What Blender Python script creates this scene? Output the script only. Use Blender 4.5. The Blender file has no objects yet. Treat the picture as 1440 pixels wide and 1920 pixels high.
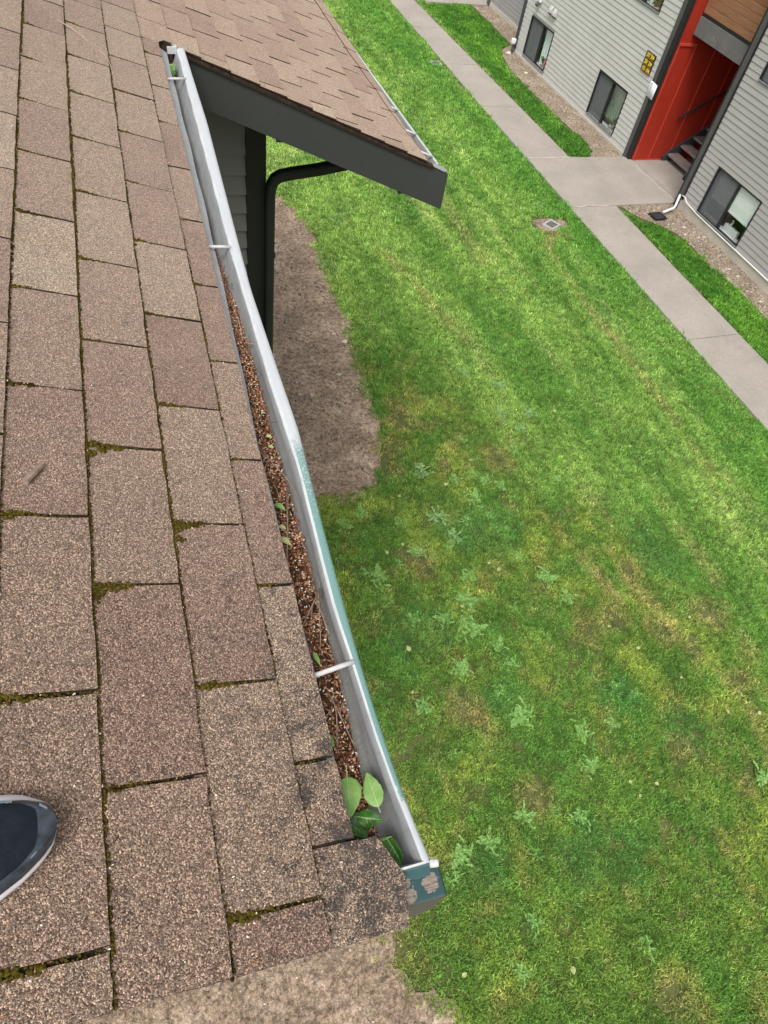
import bpy, math, random
import numpy as np
from mathutils import Vector, Matrix

# ------------------------------------------------------------------ camera, sky, sun, exposure
SC = bpy.context.scene
COL = SC.collection
H = 6.6                                   # lens above the courtyard
cam_d = bpy.data.cameras.new('camera')
cam = bpy.data.objects.new('camera', cam_d)
COL.objects.link(cam)
SC.camera = cam
_f = 1292.86
_c = np.array([720., 960.])
_V = np.array([490., 1985.])              # nadir and eaves vanishing point of the photograph
_A = np.array([77., -815.])
def _d(p):
    v = np.array([p[0] - _c[0], -(p[1] - _c[1]), -_f]); return v / np.linalg.norm(v)
_z = -_d(_V); _y = _d(_A); _y = _y - (_y @ _z) * _z; _y /= np.linalg.norm(_y); _x = np.cross(_y, _z)
R3 = Matrix([list(_x), list(_y), list(_z)])
cam.matrix_world = Matrix.Translation((0, 0, H)) @ R3.to_4x4()
cam_d.sensor_fit = 'VERTICAL'
cam_d.sensor_height = 36.0
cam_d.lens = _f / 1920 * 36.0
cam_d.clip_start = 0.02
cam_d.clip_end = 400

SUN_EL, SUN_AZ = 58, 215                  # degrees
world = bpy.data.worlds.new('World')
SC.world = world
world.use_nodes = True
wn = world.node_tree
wn.nodes.clear()
sky = wn.nodes.new('ShaderNodeTexSky'); sky.sky_type = 'NISHITA'; sky.sun_disc = False
sky.sun_elevation = math.radians(SUN_EL); sky.sun_rotation = math.radians(SUN_AZ)
sky.dust_density = 4.0; sky.air_density = 1.0; sky.ozone_density = 0.6
hs = wn.nodes.new('ShaderNodeHueSaturation'); hs.inputs['Saturation'].default_value = 0.12
bg = wn.nodes.new('ShaderNodeBackground'); bg.inputs['Strength'].default_value = 0.15
wo = wn.nodes.new('ShaderNodeOutputWorld')
wn.links.new(sky.outputs[0], hs.inputs['Color']); wn.links.new(hs.outputs[0], bg.inputs[0]); wn.links.new(bg.outputs[0], wo.inputs[0])

sun_d = bpy.data.lights.new('sun', 'SUN')
sun_d.energy = 1.5; sun_d.angle = math.radians(22); sun_d.color = (1.0, 0.965, 0.91)
sun = bpy.data.objects.new('sun', sun_d); COL.objects.link(sun)
_az = math.radians(SUN_AZ)
_sd = Vector((math.sin(_az) * math.cos(math.radians(SUN_EL)), math.cos(_az) * math.cos(math.radians(SUN_EL)), math.sin(math.radians(SUN_EL))))
sun.rotation_euler = _sd.to_track_quat('Z', 'Y').to_euler()
SC.view_settings.view_transform = 'Standard'
SC.view_settings.look = 'None'
SC.view_settings.gamma = 1.0
SC.view_settings.exposure = 0.45
SC.view_settings.use_curve_mapping = False

rnd = random.Random(11)
nrs = np.random.RandomState(5)

# ------------------------------------------------------------------ material helpers
def srgb(r, g, b):
    f = lambda c: (c / 255 / 12.92) if c / 255 <= 0.04045 else ((c / 255 + 0.055) / 1.055) ** 2.4
    return (f(r), f(g), f(b), 1)
class NT:
    def __init__(s, name):
        s.m = bpy.data.materials.new(name); s.m.use_nodes = True
        s.t = s.m.node_tree; s.n = s.t.nodes; s.n.clear()
        s.out = s.n.new('ShaderNodeOutputMaterial'); s.b = s.n.new('ShaderNodeBsdfPrincipled')
        s.t.links.new(s.b.outputs[0], s.out.inputs[0])
    def link(s, a, b): s.t.links.new(a, b)
    def put(s, sock, v):
        if isinstance(v, bpy.types.NodeSocket): s.link(v, sock)
        elif v is not None: sock.default_value = v
    def pos(s): return s.n.new('ShaderNodeNewGeometry').outputs['Position']
    def mapping(s, vec, scale=(1, 1, 1), rot=(0, 0, 0), loc=(0, 0, 0)):
        m = s.n.new('ShaderNodeMapping'); s.link(vec, m.inputs[0])
        m.inputs['Location'].default_value = loc; m.inputs['Rotation'].default_value = rot; m.inputs['Scale'].default_value = scale
        return m.outputs[0]
    def noise(s, vec, scale, detail=3, rough=.55, dist=0.0):
        m = s.n.new('ShaderNodeTexNoise'); s.link(vec, m.inputs['Vector'])
        m.inputs['Scale'].default_value = scale; m.inputs['Detail'].default_value = detail
        m.inputs['Roughness'].default_value = rough; m.inputs['Distortion'].default_value = dist
        return m.outputs['Fac']
    def voro(s, vec, scale, out='Distance', feature='F1', rnd_=1.0):
        m = s.n.new('ShaderNodeTexVoronoi'); s.link(vec, m.inputs['Vector']); m.feature = feature
        m.inputs['Scale'].default_value = scale; m.inputs['Randomness'].default_value = rnd_
        return m.outputs[out]
    def ramp(s, fac, stops, interp='LINEAR'):
        m = s.n.new('ShaderNodeValToRGB'); s.put(m.inputs[0], fac); cr = m.color_ramp; cr.interpolation = interp
        while len(cr.elements) < len(stops): cr.elements.new(0.5)
        for e, (p, c) in zip(cr.elements, stops):
            e.position = p; e.color = c if len(c) == 4 else (*c, 1)
        return m.outputs[0]
    def mix(s, fac, a, b, mode='MIX'):
        m = s.n.new('ShaderNodeMix'); m.data_type = 'RGBA'; m.blend_type = mode; m.clamp_factor = True; m.clamp_result = False
        s.put(m.inputs[0], fac); s.put(m.inputs[6], a); s.put(m.inputs[7], b)
        return m.outputs[2]
    def math(s, op, a, b=None, clamp=False):
        m = s.n.new('ShaderNodeMath'); m.operation = op; m.use_clamp = clamp
        s.put(m.inputs[0], a)
        if b is not None: s.put(m.inputs[1], b)
        return m.outputs[0]
    def sep(s, vec):
        m = s.n.new('ShaderNodeSeparateXYZ'); s.link(vec, m.inputs[0]); return m.outputs
    def bw(s, col):
        m = s.n.new('ShaderNodeRGBToBW'); s.link(col, m.inputs[0]); return m.outputs[0]
    def smooth(s, v, a, b):
        m = s.n.new('ShaderNodeMapRange'); m.interpolation_type = 'SMOOTHSTEP'; s.put(m.inputs[0], v)
        m.inputs[1].default_value = a; m.inputs[2].default_value = b; return m.outputs[0]
    def bump(s, h, strength=.3, dist=.01):
        m = s.n.new('ShaderNodeBump'); m.inputs['Strength'].default_value = strength; m.inputs['Distance'].default_value = dist
        s.put(m.inputs['Height'], h); s.link(m.outputs[0], s.b.inputs['Normal'])
    def rnd(s): return s.n.new('ShaderNodeObjectInfo').outputs['Random']
    def attr(s, name, kind='GEOMETRY', out='Color'):
        m = s.n.new('ShaderNodeAttribute'); m.attribute_name = name; m.attribute_type = kind; return m.outputs[out]
    def base(s, c, rough=.8, spec=.3, metal=0.0):
        s.put(s.b.inputs['Base Color'], c); s.put(s.b.inputs['Roughness'], rough)
        s.b.inputs['Specular IOR Level'].default_value = spec; s.b.inputs['Metallic'].default_value = metal
        return s

def paint(name, c, rough=.6, var=.12, scale=6, spec=.3, dirt=.0, bump=.0, metal=0.0):
    """painted or plain surface with slight tone variation and grime"""
    k = NT(name); p = k.pos()
    n = k.noise(p, scale, 5, .6)
    lo = tuple(x * (1 - var) for x in c[:3]) + (1,); hi = tuple(min(1, x * (1 + var)) for x in c[:3]) + (1,)
    col = k.ramp(n, [(.3, lo), (.7, hi)])
    if dirt:
        d = k.noise(k.mapping(p, (1, 1, .35)), scale * 3, 6, .65)
        col = k.mix(k.math('MULTIPLY', k.smooth(d, .5, .72), dirt), col, (.06, .05, .04, 1))
    k.base(col, rough, spec, metal)
    if bump: k.bump(k.noise(p, scale * 12, 4), bump, .004)
    return k.m

def m_shingle(lift=1.0):
    k = NT('asphalt_shingle'); p = k.pos()
    r = k.rnd()
    tab = k.ramp(r, [(0, (.168, .112, .091)), (.16, (.192, .134, .108)), (.36, (.212, .155, .123)), (.58, (.227, .172, .134)), (.80, (.242, .188, .146)), (.95, (.275, .222, .172))], 'CONSTANT')
    big = k.noise(p, 7, 4, .6)
    tab = k.mix(k.smooth(big, .35, .7), tab, (.235, .172, .132, 1))
    tab = k.mix(.5, tab, k.ramp(r, [(0, (.168, .112, .091)), (.16, (.192, .134, .108)), (.36, (.212, .155, .123)), (.58, (.227, .172, .134)), (.80, (.242, .188, .146)), (.95, (.275, .222, .172))], 'CONSTANT'))
    g1 = k.voro(p, 560, 'Color'); g2 = k.noise(p, 760, 3, .7)
    gb = k.bw(g1)
    gran = k.ramp(gb, [(.0, (.16, .14, .14)), (.28, (.55, .50, .47)), (.5, (.98, .95, .92)), (.68, (1.35, 1.3, 1.24)), (.84, (2.6, 2.5, 2.35))])
    c = k.mix(.92, tab, k.mix(1, tab, gran, 'MULTIPLY'))
    c = k.mix(.8, c, k.mix(1, c, k.ramp(g2, [(.35, (.35, .32, .3)), (.65, (1.6, 1.6, 1.6))]), 'MULTIPLY'))
    # granule loss: dark bare asphalt, worst at the eave near the corner and along the lowest tabs
    xyz = k.sep(p)
    wn_ = k.noise(p, 26, 5, .7); wn2 = k.noise(p, 330, 3, .8)
    nearcorner = k.math('MULTIPLY', k.smooth(xyz[0], -.06, .17), k.smooth(xyz[1], .95, .15))
    lim = k.math('ADD', k.math('MULTIPLY', wn_, .50), k.math('MULTIPLY', wn2, .50))
    lim = k.math('ADD', lim, k.math('MULTIPLY', nearcorner, .084))
    lim = k.math('ADD', lim, k.math('MULTIPLY', k.math('MULTIPLY', k.smooth(xyz[0], .06, .16), k.smooth(xyz[1], 1.1, .3)), .018))
    wear = k.smooth(lim, .572, .63)
    c = k.mix(k.math('MULTIPLY', wear, .85), c, (.028, .027, .03, 1))
    # lichen freckles and damp grime
    sp = k.voro(p, 16, 'Distance'); c = k.mix(k.math('MULTIPLY', k.smooth(sp, .07, .03), .5), c, (.05, .045, .04, 1))
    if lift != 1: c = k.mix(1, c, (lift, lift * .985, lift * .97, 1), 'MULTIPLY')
    k.base(c, .95, .08); k.b.inputs['Sheen Weight'].default_value = .40; k.b.inputs['Sheen Roughness'].default_value = .4; k.b.inputs['Sheen Tint'].default_value = (1, .84, .70, 1)
    dd = k.voro(p, 560, 'Distance')
    k.bump(k.math('SUBTRACT', k.math('MULTIPLY', gb, .6), dd), .75, .0022)
    return k.m

def m_fleck(name, stops, rough=.8):
    k = NT(name); k.base(k.ramp(k.attr('tint', out='Fac'), stops), rough, .25); return k.m

def m_concrete(name, a, b, speck=1.0, scale=1.0):
    k = NT(name); p = k.pos()
    n = k.noise(p, 1.3 * scale, 6, .6); n2 = k.noise(p, 60, 4, .75); v = k.voro(p, 120, 'Color')
    c = k.ramp(n, [(.3, a), (.7, b)])
    c = k.mix(.35 * speck, c, k.mix(1, c, k.ramp(n2, [(.35, (.6, .58, .56)), (.65, (1.35, 1.35, 1.35))]), 'MULTIPLY'))
    c = k.mix(.25 * speck, c, k.mix(1, c, k.ramp(k.bw(v), [(.2, (.55, .55, .55)), (.8, (1.4, 1.4, 1.4))]), 'MULTIPLY'))
    st = k.noise(p, 2.6, 5, .7, 1.0); c = k.mix(k.math('MULTIPLY', k.smooth(st, .58, .75), .3), c, (.14, .11, .09, 1))
    k.base(c, .9, .2); k.bump(n2, .35, .004); return k.m

def m_soil(name, a, b, c3, stones=.5):
    k = NT(name); p = k.pos()
    n = k.noise(p, 2.2, 7, .65); n2 = k.noise(p, 46, 8, .85)
    c = k.ramp(n, [(.3, a), (.52, b), (.68, c3)])
    lm = k.noise(p, 17, 7, .8); c = k.mix(1, c, k.ramp(lm, [(.40, (.50, .47, .45)), (.5, (1, 1, 1)), (.60, (1.4, 1.38, 1.35))]), 'MULTIPLY')
    c = k.mix(.9, c, k.mix(1, c, k.ramp(n2, [(.36, (.35, .32, .3)), (.5, (1, 1, 1)), (.64, (1.75, 1.68, 1.6))]), 'MULTIPLY'))
    v = k.voro(p, 75, 'Color'); vd = k.voro(p, 75, 'Distance')
    st = k.math('MULTIPLY', k.smooth(k.bw(v), .62, .7), k.smooth(vd, .45, .3))
    c = k.mix(k.math('MULTIPLY', st, stones), c, k.ramp(k.bw(v), [(.6, (.20, .17, .14)), (.75, (.36, .31, .26)), (.9, (.52, .48, .42))]))
    k.base(c, .95, .15); k.bump(k.math('ADD', n2, k.math('MULTIPLY', st, .3)), .8, .02); return k.m

def m_grassblade():
    k = NT('grass_blades'); col = k.attr('col', 'INSTANCER'); p = k.pos()
    hue = k.attr('tint', out='Fac')
    c = k.mix(1, col, k.ramp(hue, [(.0, (.45, .52, .45)), (.5, (.95, .97, .95)), (.8, (1.35, 1.25, 1.2)), (1, (2.1, 1.75, 2.0))]), 'MULTIPLY')
    c = k.mix(1, c, k.ramp(k.rnd(), [(0, (.50, .56, .5)), (.3, (.80, .84, .8)), (.6, (1.03, 1.03, 1)), (.85, (1.3, 1.22, 1.25)), (1, (1.7, 1.5, 1.8))]), 'MULTIPLY')
    z = k.sep(p)[2]
    k.base(c, .75, .08)
    tr = k.n.new('ShaderNodeBsdfTranslucent'); k.link(c, tr.inputs[0])
    mx = k.n.new('ShaderNodeMixShader'); mx.inputs[0].default_value = .42
    k.link(k.b.outputs[0], mx.inputs[1]); k.link(tr.outputs[0], mx.inputs[2]); k.link(mx.outputs[0], k.out.inputs[0])
    return k.m

def m_leaf(name, c, c2, rough=.45):
    k = NT(name); p = k.pos(); n = k.noise(p, 60, 4, .6)
    col = k.mix(k.smooth(n, .4, .65), c, c2)
    k.base(col, rough, .4 if rough < .5 else .08)
    tr = k.n.new('ShaderNodeBsdfTranslucent'); k.link(col, tr.inputs[0])
    mx = k.n.new('ShaderNodeMixShader'); mx.inputs[0].default_value = .2
    k.link(k.b.outputs[0], mx.inputs[1]); k.link(tr.outputs[0], mx.inputs[2]); k.link(mx.outputs[0], k.out.inputs[0])
    return k.m

def m_gutter_in():
    k = NT('weathered_white_aluminium'); p = k.pos()
    n = k.noise(k.mapping(p, (1, .25, 1)), 40, 6, .7); n2 = k.noise(p, 190, 4, .7)
    z = k.sep(p)[2]
    low = k.smooth(z, H - 1.088, H - 1.128)
    c = k.mix(k.smooth(n, .38, .72), (.38, .395, .40, 1), (.28, .29, .295, 1))
    g = k.math('MULTIPLY', k.smooth(k.math('ADD', k.math('MULTIPLY', n2, .6), k.math('MULTIPLY', low, .28)), .47, .62), .7)
    c = k.mix(g, c, (.26, .25, .22, 1))
    st = k.noise(k.mapping(p, (3, 30, .5)), 6, 3, .6)
    c = k.mix(k.math('MULTIPLY', k.smooth(st, .55, .68), .35), c, (.2, .18, .14, 1))
    k.base(c, .5, .4, .1); k.bump(n2, .15, .002); return k.m

def m_gutter_lip():
    k = NT('peeling_teal_lip_paint'); p = k.pos(); y = k.sep(p)[1]
    n = k.noise(k.mapping(p, (1, .5, 1)), 30, 5, .7); n2 = k.noise(p, 260, 3, .7)
    m = k.math('ADD', y, k.math('MULTIPLY', k.math('SUBTRACT', n, .5), .45))
    teal = k.math('MULTIPLY', k.smooth(m, 1.03, .9), k.smooth(m, .215, .235))
    chips = k.smooth(k.math('ADD', n2, k.math('MULTIPLY', k.smooth(y, .6, .95), .12)), .66, .7)
    teal = k.math('MULTIPLY', teal, k.math('SUBTRACT', 1.0, chips))
    white = k.mix(n, (.40, .42, .44, 1), (.56, .58, .59, 1))
    tc = k.mix(n2, (.115, .235, .215, 1), (.20, .34, .315, 1))
    k.base(k.mix(teal, white, tc), .5, .4); return k.m

def m_peeled():
    k = NT('peeled_teal_paint_on_wood'); p = k.pos()
    n = k.noise(k.mapping(p, (6, 40, 6)), 12, 4, .6); wob = k.noise(p, 75, 3, .6)
    def vd(c):
        m = k.n.new('ShaderNodeVectorMath'); m.operation = 'DISTANCE'; k.link(k.mapping(p, (1, 1, 0)), m.inputs[0]); m.inputs[1].default_value = c
        return k.math('ADD', m.outputs['Value'], k.math('MULTIPLY', k.math('SUBTRACT', wob, .5), .045))
    v = k.math('SUBTRACT', .52, k.math('MULTIPLY', k.math('MINIMUM', k.math('SUBTRACT', vd((.264, .127, 0)), .0105), k.math('SUBTRACT', vd((.215, .123, 0)), .021)), 12))
    wood = k.ramp(n, [(.3, (.10, .075, .06)), (.6, (.30, .25, .21)), (.8, (.46, .43, .39))])
    teal = k.mix(k.noise(p, 200, 3, .7), (.022, .058, .062, 1), (.045, .098, .098, 1))
    edge = k.math('MULTIPLY', k.smooth(v, .44, .47), k.smooth(v, .53, .49))
    up = k.smooth(k.sep(k.n.new('ShaderNodeNewGeometry').outputs['Normal'])[2], .5, .8)
    bare = k.math('MULTIPLY', k.smooth(v, .50, .515), up)
    c = k.mix(bare, teal, wood)
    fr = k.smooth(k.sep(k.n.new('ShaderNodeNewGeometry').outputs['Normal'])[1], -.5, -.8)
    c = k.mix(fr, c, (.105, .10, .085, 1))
    k.base(c, .7, .3); k.bump(k.math('ADD', k.math('MULTIPLY', v, -1), k.math('MULTIPLY', n, .2)), .5, .004)
    return k.m

def m_glass():
    k = NT('window_glass')
    gl = k.n.new('ShaderNodeBsdfGlossy'); gl.inputs['Roughness'].default_value = .02; gl.inputs['Color'].default_value = (.9, .95, .95, 1)
    tr = k.n.new('ShaderNodeBsdfTransparent'); tr.inputs[0].default_value = (.88, .92, .91, 1)
    lw = k.n.new('ShaderNodeLayerWeight'); lw.inputs['Blend'].default_value = .5
    f = k.math('ADD', k.math('MULTIPLY', k.math('POWER', lw.outputs['Facing'], 4.0), .8), .10, True)
    mx = k.n.new('ShaderNodeMixShader'); k.link(f, mx.inputs[0]); k.link(tr.outputs[0], mx.inputs[1]); k.link(gl.outputs[0], mx.inputs[2])
    k.link(mx.outputs[0], k.out.inputs[0]); return k.m

def m_screen():
    k = NT('insect_screen')
    d = k.n.new('ShaderNodeBsdfDiffuse'); d.inputs[0].default_value = (.17, .18, .19, 1)
    tr = k.n.new('ShaderNodeBsdfTransparent')
    mx = k.n.new('ShaderNodeMixShader'); mx.inputs[0].default_value = .5
    k.link(tr.outputs[0], mx.inputs[1]); k.link(d.outputs[0], mx.inputs[2]); k.link(mx.outputs[0], k.out.inputs[0]); return k.m

def m_wood():
    k = NT('stained_cedar'); p = k.pos()
    n = k.noise(k.mapping(p, (1, 1, 14)), 3, 5, .6, .5); r = k.rnd()
    c = k.ramp(n, [(.3, (.15, .065, .035)), (.55, (.27, .12, .06)), (.75, (.40, .19, .09))])
    c = k.mix(.3, c, k.ramp(r, [(0, (.16, .07, .045)), (1, (.36, .2, .11))]))
    k.base(c, .5, .4); return k.m

def m_red():
    k = NT('red_painted_plywood'); p = k.pos()
    n = k.noise(k.mapping(p, (14, 14, .8)), 3, 5, .6); n2 = k.noise(p, 1.5, 3)
    c = k.ramp(n, [(.3, (.30, .022, .010)), (.7, (.40, .034, .016))])
    c = k.mix(k.math('MULTIPLY', n2, .3), c, (.25, .02, .012, 1))
    k.base(c, .55, .35); k.bump(n, .15, .004); return k.m

def m_moss():
    k = NT('moss'); p = k.pos(); n = k.noise(p, 240, 3, .7); b = k.noise(p, 9, 3, .6)
    c = k.ramp(n, [(.3, (.02, .015, .005)), (.5, (.075, .056, .010)), (.72, (.17, .13, .02))])
    c = k.mix(k.smooth(b, .5, .65), c, k.mix(1, c, (.45, .42, .5, 1), 'MULTIPLY'))
    k.base(c, 1, .05); k.bump(n, .8, .004); return k.m

M = dict(
    shingle=m_shingle(), shingle_wing_lift=m_shingle(1.22),  # wing copy lightened: grazing brightness put into the colour, with some weathering
    deck=paint('roof_felt', (.035, .028, .022, 1), .95, .3, 60, .1),
    fascia=paint('dark_grey_fascia_paint', (.044, .047, .044, 1), .55, .06, 3, .3, .08, .05),
    corner=paint('dark_green_black_trim', (.020, .024, .019, 1), .5, .08, 4),
    rot=paint('rotten_roof_edge', (.05, .03, .02, 1), .95, .6, 60, .1),
    near_siding=paint('olive_grey_siding', (.19, .19, .17, 1), .6, .05, 3),
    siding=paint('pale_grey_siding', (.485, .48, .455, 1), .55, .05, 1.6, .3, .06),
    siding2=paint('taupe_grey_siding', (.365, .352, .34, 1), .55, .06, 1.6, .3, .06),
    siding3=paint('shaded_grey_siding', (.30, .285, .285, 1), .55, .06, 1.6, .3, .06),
    caulk=paint('white_siding_joint', (.62, .61, .58, 1), .6),
    foundation=m_concrete('painted_foundation', (.40, .37, .31), (.52, .48, .41), .5, 3),
    concrete=m_concrete('pavement_concrete', (.30, .268, .235), (.375, .338, .295)),
    joint=paint('dark_joint', (.10, .09, .075, 1), .95, .3, 20),
    tread=m_concrete('exposed_aggregate_tread', (.17, .14, .13), (.26, .22, .20), 1.8, 4),
    trim=paint('charcoal_trim', (.085, .08, .082, 1), .5, .1, 4),
    trimdark=paint('black_trim', (.022, .022, .023, 1), .5, .1, 4),
    steel=paint('dark_steel', (.055, .055, .06, 1), .45, .1, 5),
    beam=paint('grey_landing_beam', (.15, .145, .14, 1), .7, .15, 3, .3, .3),
    red=m_red(), redtrim=paint('red_batten_paint', (.52, .06, .035, 1), .5, .08, 3),
    wood=m_wood(), glass=m_glass(), screen=m_screen(),
    bronze=paint('bronze_window_frame', (.022, .021, .022, 1), .4, .1, 6),
    alu=paint('grey_aluminium_sill', (.32, .31, .30, 1), .4, .08, 6, .4, 0, 0, .3),
    room=paint('dim_room', (.10, .105, .10, 1), .9, .1, 1),
    blind=paint('white_blind', (.88, .90, .86, 1), .8, .03, 2),
    curtain=paint('pale_curtain', (.80, .86, .86, 1), .8, .12, 2),
    greenpane=paint('grey_green_pane_tone', (.34, .37, .33, 1), .8, .25, 3),  # green reflected in the window glass is put into this tone
    white=paint('white_plastic', (.72, .72, .72, 1), .45, .04, 8),
    pink=paint('pink_cloth', (.65, .12, .20, 1), .8, .1, 9),
    redpot=paint('red_pot', (.50, .05, .035, 1), .5, .1, 9),
    brownpot=paint('brown_pot', (.22, .10, .05, 1), .6, .1, 9),
    plant=m_leaf('house_plant', (.06, .16, .04, 1), (.12, .26, .06, 1)),
    signblack=paint('black_sign', (.02, .018, .015, 1), .5, .05),
    signyellow=paint('yellow_sign_print', (.80, .72, .05, 1), .5, .05),
    signred=paint('red_sign_band', (.42, .07, .05, 1), .5, .05),
    paper=paint('white_paper', (.86, .86, .90, 1), .8, .03), ink=paint('grey_print', (.42, .41, .45, 1), .8, .05),
    gutter=m_gutter_in(), lip=m_gutter_lip(),
    farlip=paint('white_gutter_lip', (.50, .52, .53, 1), .45, .1, 12, .4, .2),
    teal=paint('teal_paint', (.04, .09, .095, 1), .5, .1, 40),
    peeled=m_peeled(), ferrule=paint('white_ferrule', (.56, .55, .54, 1), .5, .1, 90, .4, .2),
    flashing=paint('galvanised_flashing', (.33, .33, .33, 1), .5, .12, 45, .4, .25),
    moss=m_moss(),
    muck=paint('gutter_muck', (.075, .048, .032, 1), .95, .5, 120, .1, 0, .8),
    litter=m_fleck('seed_litter', [(0, (.07, .032, .018)), (.3, (.23, .088, .045)), (.55, (.40, .175, .09)), (.75, (.56, .33, .18)), (.9, (.76, .60, .42)), (1, (.88, .82, .70))]),
    twig=paint('dry_twig', (.25, .18, .14, 1), .8, .3, 90),
    paletwig=paint('pale_root', (.46, .36, .27, 1), .8, .15, 60),
    lightleaf=m_leaf('pale_green_leaf', (.20, .36, .09, 1), (.26, .43, .13, 1)),
    darkleaf=m_leaf('deep_green_leaf', (.035, .12, .015, 1), (.075, .20, .03, 1)),
    vein=paint('leaf_vein', (.42, .55, .25, 1), .5, .05),
    dryleaf=m_leaf('faded_leaf', (.50, .52, .22, 1), (.36, .45, .16, 1)),
    weed=m_leaf('weed_leaf', (.15, .31, .07, 1), (.32, .52, .17, 1), .6),
    weed2=m_leaf('bluish_weed_leaf', (.16, .31, .10, 1), (.33, .50, .22, 1), .6),
    soil=m_soil('bare_soil', (.20, .145, .105), (.35, .265, .195), (.49, .385, .29), .3),
    soil2=m_soil('sandy_soil', (.20, .155, .115), (.30, .24, .18), (.40, .335, .26), .6),
    stone=m_fleck('pebble', [(0, (.13, .10, .08)), (.45, (.26, .205, .16)), (.85, (.38, .32, .26)), (1, (.60, .55, .48))]),
    rock=paint('pale_rock', (.58, .52, .42, 1), .9, .2, 30),
    grate=paint('grey_grate', (.16, .15, .155, 1), .7, .15, 30), grateframe=paint('grate_frame', (.42, .40, .38, 1), .8, .1, 20),
    hole=paint('drain_dark', (.02, .018, .02, 1), .9),
    shoeupper=paint('navy_mesh', (.010, .014, .022, 1), .75, .35, 70, .2, 0, .4),
    shoerand=paint('scuffed_grey_rubber', (.035, .044, .056, 1), .4, .6, 60, .35), shoesole=paint('white_sole', (.62, .58, .58, 1), .55, .08, 30),
    shoedark=paint('dark_rubber', (.02, .022, .028, 1), .35, .2, 40, .4),
)

# ------------------------------------------------------------------ mesh helpers
def lerp(a, b, t): return a + (b - a) * t
class MB:
    def __init__(s): s.v = []; s.f = []; s.mi = []; s.m = 0; s.tint = []
    def add(s, vs, fs, t=0.0):
        o = len(s.v); s.v += [tuple(map(float, v)) for v in vs]; s.tint += [t] * len(vs)
        for f in fs: s.f.append([o + i for i in f]); s.mi.append(s.m)
    def hexa(s, c):   # 8 corners: 0-3 bottom ring, 4-7 top ring
        s.add(c, [(3, 2, 1, 0), (4, 5, 6, 7), (0, 1, 5, 4), (1, 2, 6, 5), (2, 3, 7, 6), (3, 0, 4, 7)])
    def box(s, x0, x1, y0, y1, z0, z1, W=None):
        c = [(x0, y0, z0), (x1, y0, z0), (x1, y1, z0), (x0, y1, z0), (x0, y0, z1), (x1, y0, z1), (x1, y1, z1), (x0, y1, z1)]
        if W: c = [W(*p) for p in c]
        s.hexa(c)
    def prism(s, poly, a, b, W):   # poly of 2-tuples, extruded along third coordinate from a to b
        n = len(poly); vs = [W(p[0], p[1], a) for p in poly] + [W(p[0], p[1], b) for p in poly]
        s.add(vs, [tuple(range(n))[::-1], tuple(range(n, 2 * n))] + [(i, (i + 1) % n, n + (i + 1) % n, n + i) for i in range(n)])
    def tube(s, pts, r, n=8, r2=None, t=0.0):
        pts = [Vector(p) for p in pts]; rings = []
        up = Vector((.13, .31, .94))
        for i, p in enumerate(pts):
            d = (pts[min(i + 1, len(pts) - 1)] - pts[max(i - 1, 0)]).normalized()
            a = d.cross(up)
            if a.length < .05: a = d.cross(Vector((1, 0, 0)))
            a.normalize(); b = d.cross(a)
            rr = r if r2 is None else lerp(r, r2, i / (len(pts) - 1))
            rings.append([p + a * math.cos(2 * math.pi * k / n) * rr + b * math.sin(2 * math.pi * k / n) * rr for k in range(n)])
        vs = [v for q in rings for v in q]; fs = []
        for i in range(len(rings) - 1):
            for k in range(n): fs.append((i * n + k, i * n + (k + 1) % n, (i + 1) * n + (k + 1) % n, (i + 1) * n + k))
        fs += [tuple(range(n))[::-1], tuple((len(rings) - 1) * n + k for k in range(n))]
        s.add(vs, fs, t)
    def grid(s, P, t=0.0):      # P[i][j] points
        a, b = len(P), len(P[0])
        s.add([p for row in P for p in row], [(i * b + j, (i + 1) * b + j, (i + 1) * b + j + 1, i * b + j + 1) for i in range(a - 1) for j in range(b - 1)], t)
    def build(s, name, mats, parent=None, smooth=False, tint=False, bevel=0.0):
        me = bpy.data.meshes.new(name); me.from_pydata(s.v, [], s.f)
        mats = mats if isinstance(mats, (list, tuple)) else [mats]
        for m in mats: me.materials.append(m)
        if len(mats) > 1: me.polygons.foreach_set('material_index', s.mi)
        if smooth: me.polygons.foreach_set('use_smooth', [True] * len(s.f))
        if tint:
            a = me.attributes.new('tint', 'FLOAT', 'POINT'); a.data.foreach_set('value', s.tint)
        me.update()
        o = bpy.data.objects.new(name, me); COL.objects.link(o)
        if parent is not None: attach(o, parent)
        if bevel:
            b = o.modifiers.new('bevel', 'BEVEL'); b.width = bevel; b.segments = 2; b.limit_method = 'ANGLE'
        return o
LOC = {}
def attach(o, parent):
    o.parent = parent
    if parent.type == 'EMPTY': o.matrix_parent_inverse = Matrix.Translation(-parent.location)
def tag(o, label, cat, group=None, kind=None):
    o['label'] = label; o['category'] = cat
    if group: o['group'] = group
    if kind: o['kind'] = kind
    return o
def thing(name, loc, label, cat, group=None):
    o = bpy.data.objects.new(name, None); o.location = loc; o.empty_display_size = .1; COL.objects.link(o)
    return tag(o, label, cat, group)
def structure(o): o['kind'] = 'structure'; return o
ID = lambda x, y, z: (x, y, z)

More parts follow.
